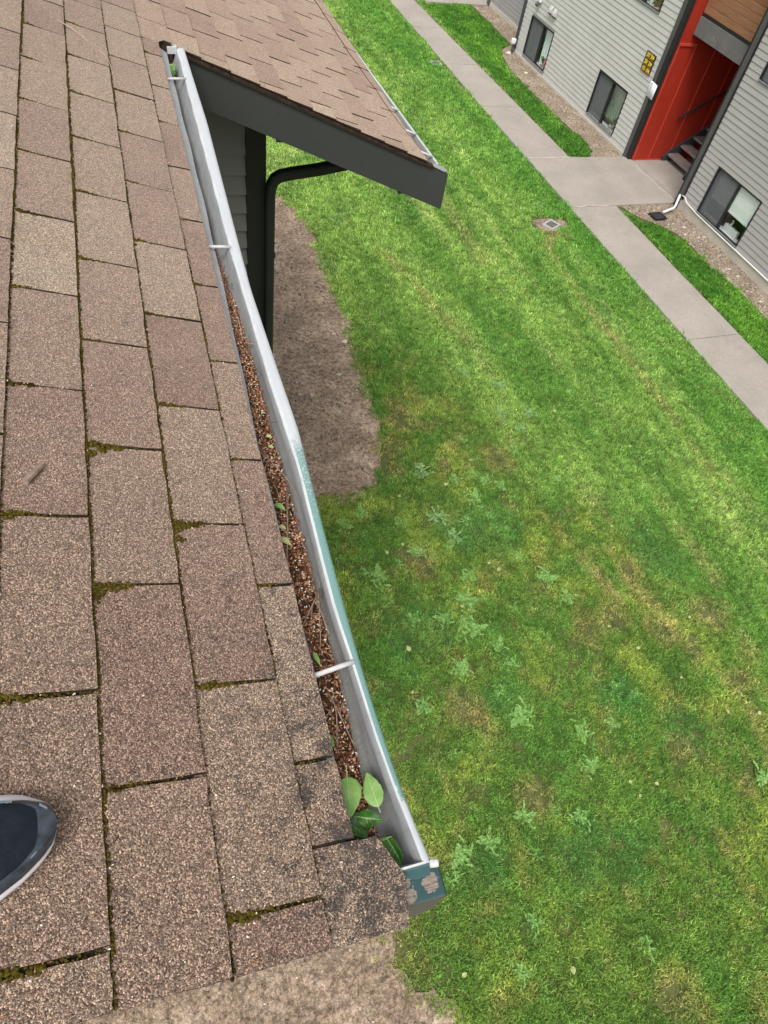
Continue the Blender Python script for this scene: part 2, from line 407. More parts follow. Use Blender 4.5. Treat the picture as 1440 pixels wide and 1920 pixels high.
# value noise in numpy for colour and density fields
def vnoise(x, y, seed=0):
    xi = np.floor(x).astype(np.int64); yi = np.floor(y).astype(np.int64); xf = x - xi; yf = y - yi
    def h(a, b):
        n = (a * 374761393 + b * 668265263 + seed * 1442695041) & 0xffffffff
        n = ((n ^ (n >> 13)) * 1274126177) & 0xffffffff
        return ((n ^ (n >> 16)) & 0xffff) / 65535.0
    u = xf * xf * (3 - 2 * xf); v = yf * yf * (3 - 2 * yf)
    return (h(xi, yi) * (1 - u) + h(xi + 1, yi) * u) * (1 - v) + (h(xi, yi + 1) * (1 - u) + h(xi + 1, yi + 1) * u) * v
def fbm(x, y, seed=0, o=4):
    r = 0; a = .5; t = 0
    for i in range(o): r = r + a * vnoise(x, y, seed + i * 17); t += a; x = x * 2.03 + 5.1; y = y * 2.03 + 1.7; a *= .55
    return r / t
def sstep(v, a, b):
    t = np.clip((v - a) / (b - a), 0, 1); return t * t * (3 - 2 * t)
def inpoly(x, y, poly):
    r = np.zeros(x.shape, bool); n = len(poly)
    for i in range(n):
        x0, y0 = poly[i]; x1, y1 = poly[(i + 1) % n]
        if y0 == y1: continue
        c = ((y0 > y) != (y1 > y)) & (x < (x1 - x0) * (y - y0) / (y1 - y0) + x0); r ^= c
    return r

# far building frame: s along the facade (away from the lens), n into the building
P0 = np.array([10.961, 13.943]); D = np.array([-.037, .9993]); N = np.array([.9993, .037])
def F(s, n, z): q = P0 + D * s + N * n; return (q[0], q[1], z)
def Fp(s, n): q = P0 + D * s + N * n; return (float(q[0]), float(q[1]))

# ------------------------------------------------------------------ ground
g = MB(); g.add([(-60, -40, -.012), (80, -40, -.012), (80, 90, -.012), (-60, 90, -.012)], [(0, 1, 2, 3)])
k = NT('lawn_soil'); p_ = k.pos(); nn = k.noise(p_, 3, 6, .7); n3 = k.noise(p_, 45, 5, .75)
cc = k.ramp(nn, [(.3, (.075, .10, .03)), (.6, (.13, .14, .055)), (.8, (.22, .18, .10))])
k.base(k.mix(.6, cc, k.mix(1, cc, k.ramp(n3, [(.3, (.4, .4, .4)), (.7, (1.6, 1.5, 1.4))]), 'MULTIPLY')), .95, .1); k.bump(n3, .6, .02)
structure(g.build('ground', k.m))

def patch(name, poly, z, mat, jit=.03, step=.12):
    pts = []
    for i in range(len(poly)):
        a = np.array(poly[i]); b = np.array(poly[(i + 1) % len(poly)]); L = np.linalg.norm(b - a); n = max(1, int(L / step))
        for j in range(n):
            q = a + (b - a) * j / n
            pts.append((q[0] + rnd.uniform(-jit, jit), q[1] + rnd.uniform(-jit, jit), z))
    m = MB(); m.add(pts, [tuple(range(len(pts)))])
    me_o = m.build(name, mat); return me_o
BED = [(.3, 12.5), (2.40, 12.35), (2.59, 12.14), (2.76, 11.55), (2.78, 10.36), (2.73, 9.37), (2.80, 8.59), (2.72, 7.95), (2.66, 7.12), (2.64, 6.47), (2.57, 5.96), (2.37, 5.52), (2.22, 5.22), (1.80, 5.16), (1.3, 5.1), (.3, 5.0)]
BED2 = [(-3, 2.2), (.7, 2.2), (.98, .8), (1.0, .47), (.935, .38), (.937, .23), (1.03, .09), (1.22, -.03), (1.35, -.18), (1.6, -.6), (1.7, -1.8), (-3, -1.8)]
FB1 = [Fp(*q) for q in [(9.73, .26), (8.83, .23), (7.56, .2), (6.57, .15), (6.14, -.37), (5.57, -.55), (4.68, -.72), (3.36, -.73), (2.14, -.73), (1.15, -.66), (.61, -.62), (.22, -.75), (-.06, -.95), (-.06, .05), (6.0, .05), (6.0, 1.0), (9.73, 1.0)]]
FB2 = [Fp(*q) for q in [(-2.13, -1.40), (-2.42, -1.26), (-2.74, -1.07), (-2.96, -.87), (-3.28, -.68), (-3.77, -.62), (-4.42, -.69), (-4.96, -.57), (-5.47, -.58), (-6.12, -.59), (-8, -.6), (-12, -.6), (-12, .05), (-2.13, .05)]]
GR1 = [(7.43 + .33 * math.cos(a) + .0, 0) for a in (0,)]
RING = [(7.71 + .36 * math.cos(a) * (1 + .12 * math.sin(3 * a)), 11.12 + .27 * math.sin(a) * (1 + .15 * math.cos(2 * a))) for a in np.linspace(0, 2 * math.pi, 22)[:-1]]
structure(patch('bare_earth', [(x + (.14 if x > 1.5 else 0), y - (.14 if y < 5.4 else 0)) for x, y in BED], .004, M['soil'], .03, .08))
structure(patch('bare_earth', [(x + (.22 if x > .8 else 0), y) for x, y in BED2], .004, M['soil'], .05, .07))
structure(patch('bare_earth', FB1, .004, M['soil2'], .02))
structure(patch('gravel_bed', FB2, .004, M['soil2'], .02))
structure(patch('bare_earth', RING, .004, M['soil2'], .01))

# pavement: a dark bed with one slab object per pour
pv = MB(); pv.box(-30, 16, -2.57, -1.55, -.04, .006, lambda s, n, z: F(s, n, z))
pave = structure(pv.build('pavement', M['joint']))
joints = [-30, -24.6, -20.3, -15.8, -11.0, -6.42, -2.13, -.05, 2.5, 5.03, 7.6, 9.98, 12.6, 15.2]
for a, b in zip(joints, joints[1:]):
    if a == -2.13: continue
    m = MB()
    nl0, nl1 = -2.61, -2.60
    W = lambda s, n, z: F(s, n, z)
    def edge(s): return (-2.61 + .012 * max(0, s), -1.50 - .016 * max(0, s))
    nseg = max(2, int((b - a) / .5)); P = []
    e0 = .007; ss = np.linspace(a + e0, b - e0, nseg + 1)
    top = []; bot = []
    for s_ in ss:
        l, r = edge(s_); l += rnd.uniform(-.006, .006); r += rnd.uniform(-.006, .006)
        top.append([F(s_, l, .018), F(s_, l + .012, .026), F(s_, r - .012, .026), F(s_, r, .018)])
        bot.append((F(s_, l, -.04), F(s_, r, -.04)))
    m.grid([[bot[i][0], *top[i], bot[i][1]] for i in range(len(ss))])
    m.add([bot[0][0], *top[0], bot[0][1]], [(5, 4, 3, 2, 1, 0)]); m.add([bot[-1][0], *top[-1], bot[-1][1]], [(0, 1, 2, 3, 4, 5)])
    m.build('slab', M['concrete'], pave)
# entry slabs running into the stairwell
for (a, b, c, d_, zz) in [(-2.12, -.06, -2.61, .12, .03), (-2.12, -.25, .135, 4.2, .03)]:
    m = MB(); m.box(a, b, c, d_, -.08, zz, lambda s, n, z: F(s, n, z)); m.build('slab', M['concrete'], pave, bevel=.006)
cr = MB()
cp = [(-.05, .0), (-.4, .05), (-.75, -.02), (-1.1, .06), (-1.5, .02), (-1.85, .08), (-2.12, .02)]
for (a0, b0), (a1, b1) in zip(cp, cp[1:]):
    cr.add([F(a0, b0 - .008, .0335), F(a1, b1 - .008, .0335), F(a1, b1 + .012, .0335), F(a0, b0 + .012, .0335)], [(0, 1, 2, 3)])
for s0, l, r in ((-.055, -2.58, -1.35), (-2.125, -2.6, -1.6)):
    pts = [(s0 + rnd.uniform(-.012, .012), lerp(l, r, t / 10)) for t in range(11)]
    for (a0, b0), (a1, b1) in zip(pts, pts[1:]):
        w = rnd.uniform(.005, .018)
        cr.add([F(a0 - w, b0, .031), F(a0 + w, b0, .031), F(a1 + w, b1, .031), F(a1 - w, b1, .031)], [(0, 1, 2, 3)])
cr.build('mortar_line', paint('pale_mortar', (.50, .46, .41, 1), .9, .15, 30), pave)
ew = MB(); ew.box(9.74, 12.5, -1.3, 4.0, -.08, .035, lambda s, n, z: F(s, n, z))
structure(ew.build('entry_path', M['concrete'], bevel=.006))

# ------------------------------------------------------------------ lawn colour field and blades
cell = .08
xs = np.arange(.35, 11.6, cell); ys = np.arange(-2.2, 25.5, cell)
GX, GY = np.meshgrid(xs, ys, indexing='ij')
sx = (GX - P0[0]) * D[0] + (GY - P0[1]) * D[1]; nx = (GX - P0[0]) * N[0] + (GY - P0[1]) * N[1]
q = (GX / 6) ** 2 + (GY / 9.6) ** 2
mot = 1 - sstep(q + (fbm(GX * 1.2, GY * 1.2, 3) - .5) * .35, .80, 1.12)           # mottled weedy zone near the building
st = fbm((GX + .03 * GY) * 3.0, GY * .28, 21, 4)                                   # mower streaks along the court
st2 = fbm((GX + .03 * GY) * 7.5, GY * .5, 31, 3)
big = fbm(GX * .55, GY * .4, 41, 4); med = fbm(GX * 1.9, GY * 1.6, 51, 4); fin = fbm(GX * 6, GY * 6, 61, 3)
def C(*c): return np.array(c)[None, None, :]
def mixc(a, b, t): return a * (1 - t[..., None]) + b * t[..., None]
far_g = mixc(C(.095, .20, .042) + 0 * GX[..., None], C(.185, .29, .078), sstep(st * .6 + big * .4, .36, .62))
far_g = mixc(far_g, C(.068, .155, .038), sstep(med * .6 + st2 * .4, .52, .66) * .55)
far_g = mixc(far_g, C(.29, .33, .14), sstep(st2 * .55 + st * .45, .56, .68) * .4)
near_g = mixc(C(.082, .150, .032) + 0 * GX[..., None], C(.145, .20, .044), sstep(fbm(GX * 2.6, GY * 2.0, 72, 4), .4, .62))
near_g = mixc(near_g, C(.060, .145, .030), sstep(fbm(GX * 2.1, GY * 1.7, 71), .48, .64) * .7)
near_g = mixc(near_g, C(.19, .165, .065), sstep(fbm(GX * 6.5, GY * 4.6, 81, 4), .55, .71) * .48)
near_g = mixc(near_g, C(.05, .115, .025), sstep(fbm(GX * 7.5, GY * 6, 83, 3), .55, .72) * .6)
colr = mixc(far_g, near_g, mot)
# strip beyond the pavement is lusher
far_strip = sstep(nx, -1.6, -1.4); colr = mixc(colr, mixc(C(.07, .20, .03) + 0 * GX[..., None], C(.13, .29, .045), sstep(med, .4, .6)), far_strip)
dark = sstep(nx, -4.3, -3.3) * sstep(nx, -1.4, -2.6) * .5; colr = mixc(colr, C(.075, .20, .034), dark * (1 - mot))
def blob(x, y, rx, ry, s=1.0, seed=0):
    d = ((GX - x) / rx) ** 2 + ((GY - y) / ry) ** 2
    return (1 - sstep(d + (fbm(GX * 5, GY * 5, 7 + seed) - .5) * 1.6, .5, 1.15)) * s
for (x, y, rx, ry) in [(2.35, 3.15, .50, .38), (4.15, 1.95, .30, .22), (5.6, 3.6, .35, .5), (2.9, 2.2, .28, .22), (3.5, 4.3, .7, .4), (4.7, 1.45, .25, .3), (3.3, .6, .5, .35), (2.1, .75, .3, .2)]:
    colr = mixc(colr, C(.050, .135, .038), blob(x, y, rx, ry, .6))               # clover
# worn tracks lying along the court
def track(pts, w, s):
    best = np.full(GX.shape, 9.0)
    for (x0, y0), (x1, y1) in zip(pts, pts[1:]):
        dx, dy = x1 - x0, y1 - y0; t = np.clip(((GX - x0) * dx + (GY - y0) * dy) / (dx * dx + dy * dy), 0, 1)
        best = np.minimum(best, np.hypot(GX - x0 - t * dx, GY - y0 - t * dy))
    return (1 - sstep(best + (fin - .5) * w * 1.6 + (fbm(GX * 1.5, GY * 1.5, 91) - .5) * w * 2.5, w * .3, w * 1.2)) * s
straw = C(.27, .235, .115)
for pts, w, s in [([(7.6, 10.75), (7.27, 10.4), (7.14, 8.45), (7.22, 7.6)], .09, .8), ([(7.22, 7.4), (7.28, 6.15), (7.16, 5.04), (7.35, 4.49)], .13, .55),
                  ([(3.9, 10.62), (4.19, 9.94), (4.37, 9.01), (4.61, 7.87)], .10, .6), ([(5.6, 21), (5.67, 16.8), (5.74, 13), (5.8, 10)], .16, .4),
                  ([(5.05, 19), (5.1, 15), (5.2, 12.2)], .22, .35), ([(5.0, 3.3), (5.35, 2.3), (5.6, 1.4), (5.3, .5)], .09, .6), ([(4.6, 3.6), (4.8, 3.0)], .06, .7),
                  ([(7.4, 10.9), (7.9, 10.7)], .1, .7), ([(6.1, 4.4), (6.2, 3.2), (6.0, 2.0)], .09, .5)]:
    colr = mixc(colr, straw, track(pts, w, s * .7))
bare = np.zeros(GX.shape)
for i, (x, y) in enumerate([(3.09, 6.29), (3.4, 6.14), (3.39, 5.44), (2.62, 4.03), (2.63, 3.88), (2.47, 2.19), (4.68, 3.39), (4.74, 3.22), (5.13, 3.38), (5.1, 2.56), (5.83, 2.62), (5.68, 1.75), (4.17, 2.69), (4.59, 2.81), (4.16, 5.42), (2.63, 5.66), (1.1, 1.92), (4.53, 1.29), (2.59, 2.04), (2.81, 1.19), (1.2, -.04), (1.14, .41), (5.02, .73), (3.31, -.56), (2.85, 5.9), (2.75, 5.4), (3.05, 6.6)]):
    r = rnd.uniform(.05, .13); bare = np.maximum(bare, blob(x, y, r, r * rnd.uniform(1, 2), .95, i)); colr = mixc(colr, C(.20, .165, .08), blob(x, y, r * 1.9, r * 2.2, .45, i))
bare = np.maximum(bare, sstep(fbm(GX * 7.2, GY * 5.0, 101, 4), .62, .70) * mot * .9)
bare = np.maximum(bare, (1 - sstep(np.abs(GX - 2.62) + (fin - .5) * .3, .05, .22)) * (GY > 5.4) * (GY < 12) * .5)
# fringe of the bottom-left soil
bare = np.maximum(bare, (1 - sstep(np.hypot(GX - 1.05, (GY - .1) * .8) + (med - .5) * .7, .05, .55)) * .6)
colr *= np.array([1.00, 1.0, .95])
colr *= (2.15 * (.8 + .4 * fin) * np.where(far_strip > .5, .70, 1) * (1 + .20 * mot))[..., None]
JX = GX + (fin - .5) * .34; JY = GY + (fbm(GX * 6, GY * 6, 66, 3) - .5) * .34
keep = ~(inpoly(JX, JY, BED) | inpoly(JX, JY, BED2) | inpoly(JX, JY, FB1) | inpoly(JX, JY, FB2) | inpoly(JX, JY, RING))
KJ = GX + (fbm(GX * 3, GY * 3, 131, 3) - .5) * .8; KK = GY + (fbm(GX * 3, GY * 3, 141, 3) - .5) * .8
thin = inpoly(KJ, KK, BED) | inpoly(KJ, KK, BED2)
keep &= ~((nx > -2.60 + .012 * np.maximum(0, sx)) & (nx < -1.52 - .016 * np.maximum(0, sx)))
keep &= ~((sx > -2.14) & (sx < -.05) & (nx > -2.6)); keep &= ~((sx > 9.72) & (nx > -1.35)); keep &= ~(nx > .0) | ((sx > 6.1) & (nx < .3))
dist = np.sqrt(GX ** 2 + GY ** 2 + H * H)
dens = np.where(keep, 1, 0) * np.where(thin, .35, 1) * np.clip(1 - bare, .03, 1) * np.clip(1350 * (9.0 / dist) ** 2, 260, 1450)
nxg, nyg = GX.shape
idx = np.arange(nxg * nyg).reshape(nxg, nyg)
kc = keep[:-1, :-1] & keep[1:, 1:] & keep[1:, :-1] & keep[:-1, 1:]
fa = np.stack([idx[:-1, :-1][kc], idx[1:, :-1][kc], idx[1:, 1:][kc], idx[:-1, 1:][kc]], -1)
used, inv = np.unique(fa, return_inverse=True); fa = inv.reshape(fa.shape)
zz = (fbm(GX * .7, GY * .7, 111) - .5) * .03
vv = np.stack([GX, GY, zz * 0 + .0], -1).reshape(-1, 3)[used]
me = bpy.data.meshes.new('grass'); me.from_pydata(vv.tolist(), [], fa.tolist())
a = me.attributes.new('dens', 'FLOAT', 'POINT'); a.data.foreach_set('value', dens.reshape(-1)[used].astype(np.float32))
a = me.attributes.new('col', 'FLOAT_COLOR', 'POINT'); ca = np.concatenate([colr.reshape(-1, 3)[used], np.ones((len(used), 1))], 1); a.data.foreach_set('color', ca.astype(np.float32).ravel())
gs = np.clip(dist / 9.5, 1, 1.8) * (.74 + .26 * med) * np.where(mot > .5, .95, .9)
a = me.attributes.new('gs', 'FLOAT', 'POINT'); a.data.foreach_set('value', gs.reshape(-1)[used].astype(np.float32))
MGR = m_grassblade()
clumps = bpy.data.collections.new('grass_clumps')
def clump(i, broad=False):
    m = MB(); r = random.Random(100 + i)
    nb = 15 if not broad else 11
    for b in range(nb):
        x, y = r.gauss(0, .020), r.gauss(0, .020); a_ = r.uniform(0, 6.28); h = r.uniform(.018, .045); ln = r.uniform(.012, .05); w = r.uniform(.0035, .0070)
        if broad: h *= .6; w = r.uniform(.006, .010); ln = r.uniform(.01, .028)
        dx, dy = math.cos(a_), math.sin(a_); px, py = -dy * w / 2, dx * w / 2
        k1 = .55; mx_, my_, mz_ = x + dx * ln * .35, y + dy * ln * .35, h * .7
        tx, ty, tz = x + dx * ln, y + dy * ln, h
        vs = [(x - px, y - py, -.004), (x + px, y + py, -.004), (mx_ + px, my_ + py, mz_), (mx_ - px, my_ - py, mz_), (tx + px * .2, ty + py * .2, tz)]
        m.add(vs, [(0, 1, 2, 3), (3, 2, 4)], r.random())
    me_ = bpy.data.meshes.new('grass_clump'); me_.from_pydata(m.v, [], m.f); at_ = me_.attributes.new('tint', 'FLOAT', 'POINT'); at_.data.foreach_set('value', m.tint); me_.materials.append(MGR)
    o = bpy.data.objects.new('grass_clump', me_); clumps.objects.link(o)
for i in range(7): clump(i)
for i in range(2): clump(20 + i, True)
go = bpy.data.objects.new('grass', me); COL.objects.link(go); me.materials.append(MGR)
tag(go, 'short green lawn grass between the bare earth and the pavement', 'grass', kind='stuff')
ng = bpy.data.node_groups.new('grass_scatter', 'GeometryNodeTree')
ng.interface.new_socket('Geometry', in_out='INPUT', socket_type='NodeSocketGeometry'); ng.interface.new_socket('Geometry', in_out='OUTPUT', socket_type='NodeSocketGeometry')
gi = ng.nodes.new('NodeGroupInput'); gout = ng.nodes.new('NodeGroupOutput')
dp = ng.nodes.new('GeometryNodeDistributePointsOnFaces'); dp.distribute_method = 'RANDOM'
na = ng.nodes.new('GeometryNodeInputNamedAttribute'); na.data_type = 'FLOAT'; na.inputs[0].default_value = 'dens'
ci = ng.nodes.new('GeometryNodeCollectionInfo'); ci.inputs[0].default_value = clumps; ci.inputs[1].default_value = True; ci.inputs[2].default_value = True
ip = ng.nodes.new('GeometryNodeInstanceOnPoints'); ip.inputs['Pick Instance'].default_value = True
rv = ng.nodes.new('FunctionNodeRandomValue'); rv.data_type = 'FLOAT_VECTOR'; rv.inputs[0].default_value = (-.25, -.25, 0); rv.inputs[1].default_value = (.25, .25, 6.283)
ns = ng.nodes.new('GeometryNodeInputNamedAttribute'); ns.data_type = 'FLOAT'; ns.inputs[0].default_value = 'gs'
rs = ng.nodes.new('FunctionNodeRandomValue'); rs.data_type = 'FLOAT'; rs.inputs[2].default_value = .7; rs.inputs[3].default_value = 1.3
mm = ng.nodes.new('ShaderNodeMath'); mm.operation = 'MULTIPLY'
L = ng.links.new
L(gi.outputs[0], dp.inputs['Mesh']); L(na.outputs[0], dp.inputs['Density']); L(dp.outputs['Points'], ip.inputs['Points']); L(ci.outputs[0], ip.inputs['Instance'])
L(rv.outputs[0], ip.inputs['Rotation']); L(ns.outputs[0], mm.inputs[0]); L(rs.outputs[1], mm.inputs[1]); L(mm.outputs[0], ip.inputs['Scale'])
L(ip.outputs[0], gout.inputs[0])
md = go.modifiers.new('scatter', 'NODES'); md.node_group = ng

# loose pebbles on the bare ground (joined: nobody could count them)
def pebbles(name, poly, n, r0, r1, label, pw=1.0, seed=1):
    r = random.Random(seed); m = MB(); P = np.array(poly); x0, y0 = P.min(0); x1, y1 = P.max(0); c = 0
    x1 = min(x1, 13); x0 = max(x0, -1.6); y0 = max(y0, -1.8)
    while c < n:
        x, y = r.uniform(x0, x1), r.uniform(y0, y1)
        if not inpoly(np.array([x]), np.array([y]), poly)[0]: continue
        rr = lerp(r0, r1, r.random() ** 3); t = r.random(); a_ = r.uniform(0, 6.3); e = r.uniform(.6, 1)
        vs = [(x + math.cos(a_ + j * 1.2566) * rr * (1 if j % 2 else e), y + math.sin(a_ + j * 1.2566) * rr * e, .003) for j in range(5)]
        vs += [(x + math.cos(a_ + j * 1.2566 + .3) * rr * .55, y + math.sin(a_ + j * 1.2566 + .3) * rr * .5, .004 + rr * .8) for j in range(5)]
        m.add(vs, [(j, (j + 1) % 5, 5 + (j + 1) % 5, 5 + j) for j in range(5)] + [(5, 6, 7, 8, 9)], t); c += 1
    return tag(m.build(name, M['stone'], tint=True), label, 'gravel', kind='stuff')
pebbles('gravel', FB2, 5200, .008, .026, 'small tan gravel in the bed along the taupe siding', seed=2)
pebbles('gravel', FB1, 2200, .006, .022, 'sparse pebbles on the earth strip along the pale siding', seed=3)
pebbles('gravel', BED2, 3400, .005, .016, 'fine pebbles on the earth below the near roof corner', seed=4)
pebbles('gravel', BED, 3600, .006, .026, 'crumbs of soil and grit on the long bare earth bed', seed=5)
st_ = MB(); r_ = random.Random(44)
for i in range(1500):
    poly = BED if i % 3 else BED2
    while True:
        x, y = (r_.uniform(.7, 2.9), r_.uniform(4.9, 12.3)) if i % 3 else (r_.uniform(-1.3, 1.3), r_.uniform(-.5, .8))
        if inpoly(np.array([x]), np.array([y]), poly)[0]: break
    a_ = r_.uniform(0, 6.28); L_ = r_.uniform(.015, .055); w_ = r_.uniform(.0015, .003); dx, dy = math.cos(a_) * L_, math.sin(a_) * L_
    st_.add([(x, y, .006), (x + dx, y + dy, .006 + r_.uniform(0, .012)), (x + dx - dy / L_ * w_, y + dy + dx / L_ * w_, .007), (x - dy / L_ * w_, y + dx / L_ * w_, .010)], [(0, 1, 2, 3)], r_.random())
tag(st_.build('dry_straw', m_fleck('straw', [(0, (.07, .05, .035)), (.4, (.22, .15, .09)), (1, (.50, .40, .26))]), tint=True), 'dry straw and needle bits strewn on the bare earth by the near wall', 'straw', kind='stuff')
def rock(x, y, r, label, name='rock', group=None, seed=0, mat='rock'):
    rr = random.Random(seed); m = MB(); vs = []; fs = []
    for i in range(4):
        th = [0, .5, 1.0, 1.4][i]
        for j in range(7):
            k_ = r * rr.uniform(.8, 1.1); vs.append((x + math.cos(j * .8976) * math.cos(th) * k_, y + math.sin(j * .8976) * math.cos(th) * k_ * .75, .0 + math.sin(th) * r * .6))
    for i in range(3):
        for j in range(7): fs.append((i * 7 + j, i * 7 + (j + 1) % 7, (i + 1) * 7 + (j + 1) % 7, (i + 1) * 7 + j))
    fs.append(tuple(range(21, 28))); m.add(vs, fs)
    return tag(m.build(name, M[mat]), label, 'rock', group)
rock(2.60, 8.27, .032, 'small pale stone on the bare earth, left of the flatter grey one', seed=1)
rock(2.72, 8.07, .05, 'flat grey-white stone at the lawn edge of the bare earth bed', seed=2)
rock(2.45, 7.35, .045, 'grey lump of mortar in the middle of the bare earth bed', seed=3, mat='grateframe')
rock(*Fp(4.62, -.33), .06, 'white stone on the earth strip below the farther ground floor window', seed=4)
rock(*Fp(5.95, -.22), .09, 'cream concrete lump at the foot of the dark downspout', seed=5)
rock(*Fp(-3.05, -.36), .05, 'largest pale stone in the gravel bed near the black drain cover', seed=6)
for i, (s_, n_) in enumerate([(-3.3, -.5), (-4.55, -.3), (-4.8, -.28), (-5.6, -.35)]):
    rock(*Fp(s_, n_), .04, 'pale stone lying in the gravel bed under the taupe siding', group='pale stones in the gravel bed', seed=10 + i)

# drain grates
def grate(cx, cy, w, l, ang, label, dark=False, z=.02):
    t = thing('drain_grate', (cx, cy, 0), label, 'drain grate')
    ca, sa = math.cos(ang), math.sin(ang); W = lambda x, y, zz_: (cx + ca * x - sa * y, cy + sa * x + ca * y, zz_)
    m = MB(); b = .035
    for (x0, x1, y0, y1) in [(-w / 2, w / 2, -l / 2, -l / 2 + b), (-w / 2, w / 2, l / 2 - b, l / 2), (-w / 2, -w / 2 + b, -l / 2 + b, l / 2 - b), (w / 2 - b, w / 2, -l / 2 + b, l / 2 - b)]:
        m.box(x0, x1, y0, y1, -.02, z, W)
    m.build('frame', M['hole'] if dark else M['grateframe'], t)
    m = MB(); m.box(-w / 2 + b, w / 2 - b, -l / 2 + b, l / 2 - b, -.02, z - .02, W); m.build('pit', M['hole'], t)
    m = MB(); nb = 7
    for i in range(nb):
        x = lerp(-w / 2 + b, w / 2 - b, (i + .5) / nb); m.box(x - .007, x + .007, -l / 2 + b, l / 2 - b, z - .019, z - .004, W)
    for i in range(3):
        y = lerp(-l / 2 + b, l / 2 - b, (i + .5) / 3); m.box(-w / 2 + b, w / 2 - b, y - .006, y + .006, z - .018, z - .007, W)
    m.build('bars', M['grate'] if not dark else M['steel'], t); return t
grate(7.70, 11.09, .30, .25, .55, 'square grey drain grate set in a bare ring in the lawn', z=.035)
grate(7.96, 18.9, .30, .22, .1, 'small drain grate in grass touching the far pavement edge', z=.035)
grate(10.30, 11.29, .30, .26, .1, 'black drain cover in gravel beside the stairwell slab', dark=True, z=.05)

# ------------------------------------------------------------------ far apartment building
fb = thing('apartment_building', F(0, 0, 0), 'grey lap-sided apartment building with a red stairwell entrance across the lawn', 'building')
EXP = .1055
def wall(name, mat, s0, s1, zb, zt, n0, holes, label=None):
    """backing panel with window openings and one object per siding board"""
    z_edges = sorted({zb, zt, *[h[2] for h in holes], *[h[3] for h in holes]}); b = MB()
    for za, zc in zip(z_edges, z_edges[1:]):
        zm = (za + zc) / 2; cuts = sorted([(h[0], h[1]) for h in holes if h[2] < zm < h[3]]); a = s0
        for c0, c1 in cuts + [(s1, s1)]:
            if c0 - a > .01: b.box(a, c0, n0 + .012, n0 + .16, za, zc, lambda s, n, z: F(s, n, z))
            a = max(a, c1)
    w = b.build(name, mat, fb)
    if label: w['label'] = label
    i = 0; z = zb
    while z < zt - .02:
        z1 = min(z + EXP, zt); lo = z; hi = z1 + .012
        cuts = sorted([(h[0], h[1]) for h in holes if h[2] < z1 - .02 and h[3] > z + .02]); a = s0; segs = []
        for c0, c1 in cuts + [(s1, s1)]:
            if c0 - a > .03: segs.append((a, c0))
            a = max(a, c1)
        for (a0, a1) in segs:
            sp = [(a0, a1)]
            if a1 - a0 > 4.2:
                c = a0 + (a1 - a0) * rnd.uniform(.3, .7); sp = [(a0, c - .002), (c + .002, a1)]
            for (c0, c1) in sp:
                m = MB(); j = rnd.uniform(-.0015, .0015)
                sec = [(n0 - .018 + j, lo), (n0 - .003, hi), (n0 + .010, hi), (n0 + .010, lo)]
                P = [[F(s_, q_[0], q_[1]) for q_ in sec + sec[:1]] for s_ in (c0, c1)]
                m.grid(P); m.add([F(c0, *q_) for q_ in sec], [(0, 1, 2, 3)]); m.add([F(c1, *q_) for q_ in sec], [(3, 2, 1, 0)])
                m.build('siding_board', mat, w)
        z = z1; i += 1
    return w
ZT = 4.3
W1 = (4.29, 5.56, .145, 1.05); W2 = (.65, 1.92, .155, 1.10); WU = (.62, 1.90, 2.63, 3.55)
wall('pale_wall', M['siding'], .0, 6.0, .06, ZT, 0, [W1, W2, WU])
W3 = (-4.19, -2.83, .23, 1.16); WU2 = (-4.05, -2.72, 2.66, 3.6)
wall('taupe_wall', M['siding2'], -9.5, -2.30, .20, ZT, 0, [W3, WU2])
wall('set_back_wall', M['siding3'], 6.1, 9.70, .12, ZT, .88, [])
mm_ = MB()
mm_.box(-.02, 6.0, -.03, .16, -.05, .06, F); mm_.box(6.0, 9.74, .85, 1.04, -.05, .12, F); mm_.box(-9.5, -2.30, -.035, .16, -.05, .20, F)
mm_.build('foundation', M['foundation'], fb, bevel=.008)
m = MB(); m.box(6.0, 6.1, 0.001, .9, .0, ZT, F); m.box(9.70, 9.82, .84, 1.0, .03, ZT, F); m.box(9.7, 9.82, 1.0, 4, .03, ZT, F); m.build('return_wall', M['siding3'], fb)
m = MB(); m.box(9.70, 9.83, .80, .84, .03, ZT, F); m.build('corner_board', M['trim'], fb)
# siding joints near the windows
m = MB()
for s_, z_ in [(3.2, 1.21), (3.4, 1.52), (2.75, 1.31), (2.9, 1.41), (2.3, 1.73), (1.4, 1.31), (1.3, 1.42), (2.4, 1.2)]:
    m.box(s_, s_ + .006, -.021, -.012, z_, z_ + .09, F)
m.build('siding_seam', M['caulk'], fb)
# entrance trim
def part(name, mat, boxes, parent=None, bevel=0.0, label=None):
    m = MB()
    for b in boxes: m.box(*b, F)
    o = m.build(name, mat, parent or fb, bevel=bevel)
    if label: o['label'] = label
    return o
part('entry_post', M['trim'], [(-.105, -.001, -.045, .05, 0, 5.6)])
part('entry_post', M['trimdark'], [(-.215, -.107, -.02, .06, 0, 5.6)], label='black return of the entry post')
part('entry_post', M['trim'], [(-2.30, -2.20, -.05, .07, -.02, 5.6)])
part('entry_post', M['trimdark'], [(-2.198, -2.13, -.02, .07, -.02, 5.6)], label='black return of the entry post')
part('entry_post', M['trimdark'], [(-2.345, -2.302, -.03, -.018, .1, 5.6)])
